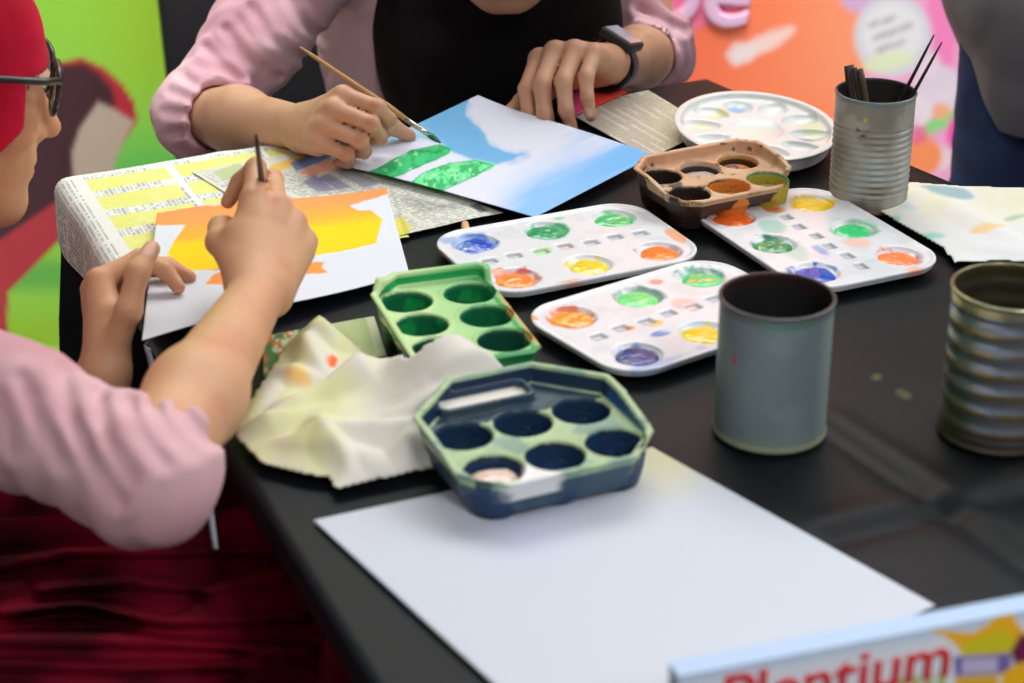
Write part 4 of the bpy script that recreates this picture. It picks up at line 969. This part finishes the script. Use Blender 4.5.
legs = [('c', H1r, K1, .075, .055, .03), ('c', H1l, K1b, .075, .055, .03), ('c', K1, K1+V(-.06, -.02, -.44), .05, .035, .02), ('c', K1b, K1b+V(-.06, -.02, -.445), .05, .035, .02),
        ('c', K1+V(-.06, -.02, -.485), K1+V(.06, .03, -.5), .032, .024, .02), ('c', K1b+V(-.06, -.02, -.49), K1b+V(.06, .03, -.505), .032, .024, .02)]
g1 = [torso+hg+legs]+gR+gL
v, f = surface(g1, .0024, hcv)
p1 = mesh('person', v, f, M['skin'], skinfn('d7a27c', 'c8866a', nR+nL, kR+kL, hcol)(v), origin=HIP1*V(1, 1, 0))
tag(p1, 'person in red hijab, glasses and pink shirt painting the orange paper at the left', 'person')
pink = twoc('cf9ba3', 'e0b3b8', 18, 3)
cuffR = RE+(RW-RE)*.11; cuffL = LE+(LW-LE)*.55
sl = [('c', RS, RS+(RE-RS)*.55, .048, .042, .02), ('c', RS+(RE-RS)*.55, RE, .042, .037, .02), ('f', RE, cuffR, .0385, .0375, .02), ('f', cuffR-unit(RW-RE)*.03, cuffR, .040, .0385, .003)]
sl2 = [('c', LS, LE, .052, .044, .02), ('f', LE, cuffL, .044, .036, .02)]
tor = [('c', HIP1+V(.0, .0, .06), CH1+V(-.03, 0, 0), .135, .105, .0), ('c', RS, LS, .06, .06, .06), ('c', CH1, neckb, .08, .06, .04)]
garment('shirt', [tor+sl+sl2], .0026, 'cloth', pink, p1, [('c', RE+(RW-RE)*.02, RW, .030, .0295, .003), ('c', LE+(LW-LE)*.2, LW, .033, .028, .003)], creases([[(22, 380), (38, 420), (62, 462)], [(62, 372), (70, 415), (92, 460), (118, 500)], [(98, 395), (108, 440), (132, 478)], [(128, 402), (142, 436), (164, 462)], [(152, 408), (172, 436), (190, 452)], [(180, 412), (196, 430), (210, 440)], [(0, 400), (14, 450)]], .0026, 8.5, wrinkles(RE-RS, .030, .0010, 3, .0030, 22)))
hj = [('e', hp(0, -.010, .030), V(.087, .109, .115)*S1, HA, 0), ('e', hp(0, .022, -.04), V(.078, .082, .10)*S1, HA, .03), ('c', hp(0, -.025, -.09), neckb+V(-.06, 0, -.02), .068, .085, .05), ('c', neckb+V(-.06, 0, -.02), CH1+V(-.01, .02, -.10), .085, .08, .05)]
def opening(P):
    x, y, z = ((P-hc1)@HA.T/S1).T
    pl = -(y-.074-1.3*np.minimum(z+.013, 0)); side = np.hypot(x/.9, np.maximum(np.abs(z+.05)-.055, 0))-.052
    return np.maximum(pl, np.maximum(z-.030, -.150-z))*.8
garment('hijab', [hj], .0028, 'cloth', twoc('b40a28', 'd2143a', 12, 5), p1, [('x', opening, hc1, .2, .006)], folds(.004, 16, 8), 'deep red hijab')
sk = [('c', H1r+V(-.02, 0, .0), K1, .115, .085, .03), ('c', H1l, K1b, .115, .085, .06), ('c', (H1r+H1l)/2, (K1+K1b)/2, .10, .07, .08), ('c', HIP1, HIP1+V(.02, 0, .12), .172, .150, .06),
      ('f', K1+V(.01, 0, 0), K1+V(-.03, -.02, -.44), .085, .10, .05), ('f', K1b+V(.01, 0, 0), K1b+V(-.03, 0, -.44), .085, .10, .09), ('f', (K1+K1b)/2, (K1+K1b)/2+V(-.03, 0, -.44), .07, .10, .09)]
thd = unit(K1-H1r)
def skf(P, d):
    q = (P-K1)@np.cross(thd, V(0, 0, 1)); al = (P-K1)@thd
    return d+.009*np.sin((q+.02*np.sin(al*9)+.09*fbm(P@squash(thd, .35), 9, 4, 2))*105)-.008*(fbm(P@squash(thd, .3), 20, 6, 2)-.5)
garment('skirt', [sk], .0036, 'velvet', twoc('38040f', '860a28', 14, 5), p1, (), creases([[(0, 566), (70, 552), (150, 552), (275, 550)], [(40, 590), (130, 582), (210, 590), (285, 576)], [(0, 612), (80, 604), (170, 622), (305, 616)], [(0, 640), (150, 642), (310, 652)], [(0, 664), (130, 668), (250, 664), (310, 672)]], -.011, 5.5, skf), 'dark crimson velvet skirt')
# glasses
gl = empty('glasses', hp(0, .1, .003), 'dark framed glasses worn by the person in the red hijab', 'glasses')
M['lens'] = material('lens', 'e8ecec', rough=.05, trans=.9, spec=.5)
for sx in (-1, 1):
    cxl = sx*.034; ring = []
    for i in range(41):
        a = 2*math.pi*i/40; ex = abs(math.cos(a))**.7*math.copysign(1, math.cos(a)); ey = abs(math.sin(a))**.7*math.copysign(1, math.sin(a))
        ring.append(hp(cxl+.0275*ex, .1055-.006*abs(cxl+.0275*ex)/.06-.0025*(ey < 0)*abs(ey), .020+.0215*ey))
    v, f = tube(ring, .0021, 8); mesh('rim', v, f, M['frame'], None, gl)
    cen = sum(ring[:-1])/40; mesh('lens', np.array([cen]+ring[:-1]), [(0, 1+i, 1+(i+1) % 40) for i in range(40)], M['lens'], None, gl)
    v, f = tube([hp(sx*.062, .100, .034), hp(sx*.075, .085, .037), hp(sx*.086, .04, .040), hp(sx*.090, -.02, .041), hp(sx*.078, -.04, .018)], [.0028, .0030, .0026, .0022, .002], 8); mesh('temple', v, f, M['frame'], None, gl)
v, f = tube([hp(-.009, .1065, .026), hp(0, .1105, .028), hp(.009, .1065, .026)], .0018, 8); mesh('bridge', v, f, M['frame'], None, gl)

# ---- the painter with the watch (far side)
RW2 = atd(303, 127, 1.768); RE2 = atd(199, 116, 1.915); RS2 = atd(335, -70, 2.02)
LW2 = atd(605, 64, 1.91); LE2 = atd(658, 54, 2.07); LS2 = atd(588, -105, 2.10)
gR, nR, kR = hand(RW2, RGT*.46+UPV*.06-FWD*.86, FWD*.40+RGT*.80-UPV*.50, False, [(50, 66, 40), (56, 76, 45), (60, 84, 48), (62, 88, 48)], [(.55, .30, .75), (.35, .10, .9), (.0, .10, .98)], .80, spread=(-.02, 0, .02, .05), fore=fr(RE2, RW2))
gL, nL, kL = hand(LW2, -RGT*.52-UPV*.02-FWD*.80, -UPV*.95-FWD*.15, True, [(50, 40, 20), (50, 42, 20), (50, 42, 20), (48, 38, 20)], [(.7, .6, .4), (.9, .2, .4), (.9, 0, .4)], .95, spread=(.0, .0, -.02, -.06), fore=fr(LE2, LW2))
f2, u2 = V(.02, -.80, -.60), V(0, -.60, .80); chin = atd(506, 14, 1.925); S2 = .98
hc2 = chin-S2*(.082*unit(f2)-.112*u2)
hg2, hcv2, hcol2, HA2, hp2 = head(hc2, f2, u2, S2)
HIP2 = V(-.02, 2.42, .50); CH2 = (RS2+LS2)/2+V(0, .02, -.03); nb2 = (RS2+LS2)/2+V(0, -.0, .04)
torso2 = [('c', HIP2, CH2, .10, .085, 0), ('c', RS2, LS2, .045, .045, .05), ('c', nb2, hp2(0, -.05, -.11), .05, .048, .04), ('c', RS2, RE2, .038, .033, .03), ('c', LS2, LE2, .038, .033, .03)]
KR2, KL2 = V(-.13, 2.07, .53), V(.1, 2.07, .53)
legs2 = [('c', HIP2+V(-.08, 0, 0), KR2, .07, .05, .03), ('c', HIP2+V(.08, 0, 0), KL2, .07, .05, .03), ('c', KR2, KR2+V(0, .06, -.44), .05, .035, .02), ('c', KL2, KL2+V(0, .06, -.44), .05, .035, .02), ('c', KR2+V(0, .06, -.495), KR2+V(0, -.06, -.505), .03, .022, .02), ('c', KL2+V(0, .06, -.495), KL2+V(0, -.06, -.505), .03, .022, .02)]
v, f = surface([torso2+hg2+legs2]+gR+gL, .0024, hcv2)
p2 = mesh('person', v, f, M['skin'], skinfn('c99a7c', 'b57a5e', nR+nL, kR+kL, hcol2)(v), origin=HIP2*V(1, 1, 0))
tag(p2, 'person in pink shirt and black hijab, bent over the blue painting on the far side', 'person')
cR = RE2+(RW2-RE2)*.22; cL = LE2+(LW2-LE2)*.26
sl = [('c', RS2, RS2+(RE2-RS2)*.6, .056, .048, .02), ('c', RS2+(RE2-RS2)*.6, RE2, .048, .042, .02), ('f', RE2-(RW2-RE2)*.02, cR, .042, .038, .02), ('f', cR-unit(RW2-RE2)*.03, cR, .0405, .0395, .003)]
sl2 = [('c', LS2, LE2, .046, .036, .02), ('f', LE2, cL, .038, .036, .02)]
tor2 = [('c', HIP2+V(0, 0, .03), CH2+V(0, 0, -.02), .13, .11, 0), ('c', RS2, LS2, .058, .058, .06), ('e', V(-.125, 2.05, .76), V(.085, .07, .17), np.eye(3), .03), ('e', V(.10, 2.08, .77), V(.07, .07, .16), np.eye(3), .03)]
garment('shirt', [tor2+sl+sl2], .0026, 'cloth', twoc('d3a0ac', 'e6bec5', 18, 13), p2, [('c', RE2+(RW2-RE2)*.06, RW2, .031, .029, .002), ('c', LE2+(LW2-LE2)*.05, LW2, .031, .029, .002)], creases([[(180, 74), (196, 86), (214, 93)], [(172, 92), (190, 98), (206, 104)], [(166, 112), (186, 114), (200, 122)], [(170, 134), (186, 130), (200, 138)], [(226, 30), (246, 58), (278, 76)], [(252, 8), (270, 38), (302, 58)], [(206, 48), (222, 66), (240, 80)], [(284, -10), (304, 24), (326, 40)], [(640, 10), (660, 22), (684, 30)], [(655, -10), (672, 4), (690, 12)]], .0026, 5.0, wrinkles(RE2-RS2+V(.05, 0, .1), .024, .0016, 33)))
hj2 = [('e', hp2(0, -.010, .022), V(.083, .099, .096)*S2, HA2, 0), ('e', hp2(0, .015, -.04), V(.078, .082, .10)*S2, HA2, .03), ('c', hp2(0, -.03, -.09), nb2, .075, .10, .05),
       ('e', V(-.015, 2.0, .80), V(.128, .07, .17), np.eye(3), .04), ('e', V(-.012, 1.985, .72), V(.12, .06, .14), np.eye(3), .04)]
def opening2(P):
    x, y, z = ((P-hc2)@HA2.T/S2).T
    return np.maximum(np.maximum(-(y-.030), np.hypot(x/.9, np.maximum(np.abs(z+.04)-.060, 0))-.055), -.132-z)*.8
garment('hijab', [hj2], .0032, 'cloth', twoc('0b090b', '170d10', 12, 5), p2, [('x', opening2, hc2, .2, .006)], folds(.005, 12, 18), 'black hijab draped over the chest')
jn = [('c', HIP2+V(-.08, 0, 0), KR2, .095, .07, .03), ('c', HIP2+V(.08, 0, 0), KL2, .095, .07, .03), ('c', HIP2+V(-.05, 0, .02), HIP2+V(.05, 0, .02), .11, .11, .04), ('f', KR2, KR2+V(0, .06, -.46), .068, .055, .03), ('f', KL2, KL2+V(0, .06, -.46), .068, .055, .03)]
garment('jeans', [jn], .004, 'cloth', '1c2740', p2, (), folds(.005, 22, 3))
# watch on the left wrist
wd = unit(LW2-LE2); wc = LW2-wd*.008; wu = unit(UPV*.75-FWD*.25+RGT*.45); wu = unit(wu-(wu@wd)*wd); ws = np.cross(wd, wu)
sw = empty('smart_watch', wc, 'black smart watch on the wrist of the person in the black hijab', 'watch')
pts = []
for i in range(33):
    a = 2*math.pi*i/32; pts.append((math.cos(a), math.sin(a)))
vs = []; RWI = .0245
for x, y in pts[:-1]:
    for (o_, l_) in [(0, -.0145), (.003, -.0145), (.003, .0145), (0, .0145)]: vs.append(wc+wu*x*(RWI+o_)*.92+ws*y*(RWI+o_)+wd*l_)
fs = [(i*4+j, ((i+1) % 32)*4+j, ((i+1) % 32)*4+(j+1) % 4, i*4+(j+1) % 4) for i in range(32) for j in range(4)]
mesh('strap', np.array(vs), fs, M['black_metal'], None, sw)
Rm = np.stack([wd, ws, wu], 1)
v, f = box(wc+wu*(RWI*.92+.0045), (.042, .036, .010), Rm); bevel(mesh('watch_case', v, f, M['black_plastic'], None, sw, smooth=False), .003)
v, f = box(wc+wu*(RWI*.92+.0098), (.035, .030, .0008), Rm); mesh('screen', v, f, material('watch screen', '9fb4c6', rough=.12, coat=.5), None, sw, smooth=False)
v, f = tube([wc+wu*(RWI*.92+.0045)+ws*.015, wc+wu*(RWI*.92+.0045)+ws*.0178], .0028, 12); mesh('crown', v, f, M['black_metal'], None, sw)

# ---- the person standing at the right edge
B3 = V(.645, 2.02, 0)
L3 = [('c', B3+V(-.09, 0, .80), B3+V(-.09, .0, .45), .075, .055, 0), ('c', B3+V(-.09, 0, .45), B3+V(-.09, .02, .09), .052, .038, .02), ('c', B3+V(.09, 0, .80), B3+V(.09, 0, .45), .075, .055, .02), ('c', B3+V(.09, 0, .45), B3+V(.09, .02, .09), .052, .038, .02),
      ('c', B3+V(-.09, .03, .035), B3+V(-.10, -.12, .03), .035, .028, .02), ('c', B3+V(.09, .03, .035), B3+V(.10, -.12, .03), .035, .028, .02)]
hc3 = B3+V(0, -.01, 1.52)
hg3, hcv3, hcol3, HA3, hp3 = head(hc3, V(.2, -1, -.1), V(0, -.1, 1), 1.)
S3r, S3l = B3+V(-.17, 0, 1.30), B3+V(.17, 0, 1.30); E3r, E3l = B3+V(-.20, .02, 1.03), B3+V(.20, .02, 1.03); W3r, W3l = B3+V(-.12, -.12, .86), B3+V(.18, -.06, .80)
fr3 = lambda E, W: [('c', E, W, .036, .024, .02)]
h1, n1, k1 = hand(W3r, V(.5, -.5, -.6), V(.6, .6, 0), False, [(30, 40, 25)]*4, [(.75, .4, .5), (.9, .1, .3), (.9, 0, .2)], 1., fore=fr3(E3r, W3r))
h2, n2, k2 = hand(W3l, V(-.1, -.2, -1), V(-1, 0, 0), True, [(25, 35, 20)]*4, [(.75, .4, .5), (.9, .1, .3), (.9, 0, .2)], 1., fore=fr3(E3l, W3l))
T3 = [('c', B3+V(0, 0, .86), B3+V(0, 0, 1.22), .12, .12, 0), ('c', S3r, S3l, .055, .055, .06), ('c', B3+V(0, 0, 1.30), hp3(0, -.03, -.10), .055, .052, .03), ('c', S3r, E3r, .045, .037, .03), ('c', S3l, E3l, .045, .037, .03)]
v, f = surface([T3+L3+hg3]+h1+h2, .0042, hcv3)
p3 = mesh('person', v, f, M['skin'], skinfn('c99a7c', 'b57a5e', [], k1+k2, hcol3)(v), origin=B3)
tag(p3, 'person in dark grey shirt and navy jeans standing at the right edge', 'person')
sh = [('c', B3+V(0, 0, 1.22), B3+V(0, 0, .95), .145, .15, 0), ('c', B3+V(0.0, -.01, .95), B3+V(0.0, -.01, .84), .17, .205, .03), ('f', B3+V(0.0, -.01, .84), B3+V(0.03, -.01, .69), .205, .19, .03), ('c', S3r, S3l, .07, .07, .06), ('c', S3r, E3r, .06, .055, .03), ('c', S3l, E3l, .06, .055, .03), ('f', E3r, E3r+(W3r-E3r)*.75, .05, .045, .02), ('f', E3l, E3l+(W3l-E3l)*.75, .05, .045, .02)]
garment('shirt', [sh], .005, 'cloth', twoc('8a8a92', 'b3b2ba', 9, 3), p3, [], folds(.018, 9, 7, squash(V(.3, 0, 1), .45)), 'dark grey loose shirt')
garment('jeans', [[('c', B3+V(-.075, 0, .82), B3+V(-.085, 0, .45), .105, .085, 0), ('c', B3+V(.075, 0, .82), B3+V(.085, 0, .45), .105, .085, .0), ('c', B3+V(0, 0, .86), B3+V(0, 0, .92), .12, .125, .05), ('f', B3+V(-.085, 0, .45), B3+V(-.085, .02, .06), .085, .075, .03), ('f', B3+V(.085, 0, .45), B3+V(.085, .02, .06), .085, .075, .03)]], .005, 'cloth', twoc('2c3a5c', '3d4f78', 9, 3), p3, (), folds(.006, 16, 4))
for sx in (-1, 1):
    garment('shoe', [[('c', B3+V(sx*.09, .03, .045), B3+V(sx*.10, -.13, .038), .044, .036, .02)]], .005, 'cloth', '1b1b1e', p3, [('x', lambda P: P[:, 2]-.004, B3, .3, 0)])
hair = [('e', hp3(0, -.022, .032), V(.079, .092, .088), HA3, 0)]
garment('hair', [hair], .005, 'cloth', '15110f', p3, [('e', hp3(0, .09, -.02), V(.065, .06, .075), HA3, .01)], folds(.004, 40, 9))

# ------------------------------------------------------------------ seats
def seat_back(name, c, w0, w1, z0, z1, yb, parent, lean=.10, curve=.05):
    nu, nv = 25, 19; vs = []
    for i in range(nu):
        for j in range(nv):
            u = -1+2*i/(nu-1); t = j/(nv-1); wv = w0+(w1-w0)*t
            edge = max(0, t-.80)/.20; wv *= math.sqrt(max(.25, 1-.6*edge**2))
            vs.append(V(c[0]+u*wv, yb+lean*t-curve*u*u, z0+(z1-z0)*t-.02*u*u*t))
    o = mesh(name, np.array(vs), gridfaces(nu, nv), M['black_plastic'], None, parent); m = o.modifiers.new('thickness', 'SOLIDIFY'); m.thickness = .02; m.offset = 0; m = o.modifiers.new('round', 'BEVEL'); m.width = .006; m.segments = 2
    return o
ch = empty('chair', (-.18, 2.45, 0), 'black plastic chair behind the person in the black hijab', 'chair')
seat_back('backrest', V(-.20, 2.6, 0), .25, .29, .42, 1.05, 2.57, ch)
v, f = box((-.12, 2.42, .385), (.50, .42, .03)); bevel(mesh('seat', v, f, M['black_plastic'], None, ch, smooth=False), .012)
for sx, sy in ((-1, -1), (1, -1), (-1, 1), (1, 1)):
    v, f = tube([V(-.12+sx*.21, 2.42+sy*.17, .375), V(-.12+sx*.24, 2.42+sy*.20, .0)], .013, 12); mesh('leg', v, f, M['black_metal'], None, ch)
for sx in (-1, 1):
    v, f = tube([V(-.14+sx*.17, 2.59, .37), V(-.16+sx*.18, 2.585, .45), V(-.18+sx*.19, 2.575, .62)], .012, 12); mesh('back_support', v, f, M['black_metal'], None, ch)
st = empty('stool', (-.66, 1.16, 0), 'white plastic stool under the person in the red hijab', 'stool')
v, f = lathe([(0, .365), (.17, .365), (.18, .372), (.18, .385), (.17, .392), (0, .392)], 48); mesh('seat', v+V(-.66, 1.16, 0), f, M['white'], None, st)
for i in range(4):
    a = math.pi/4+i*math.pi/2; v, f = tube([V(-.66+.13*math.cos(a), 1.16+.13*math.sin(a), .37), V(-.66+.19*math.cos(a), 1.16+.19*math.sin(a), 0)], [.02, .015], 12); mesh('leg', v, f, M['white'], None, st)
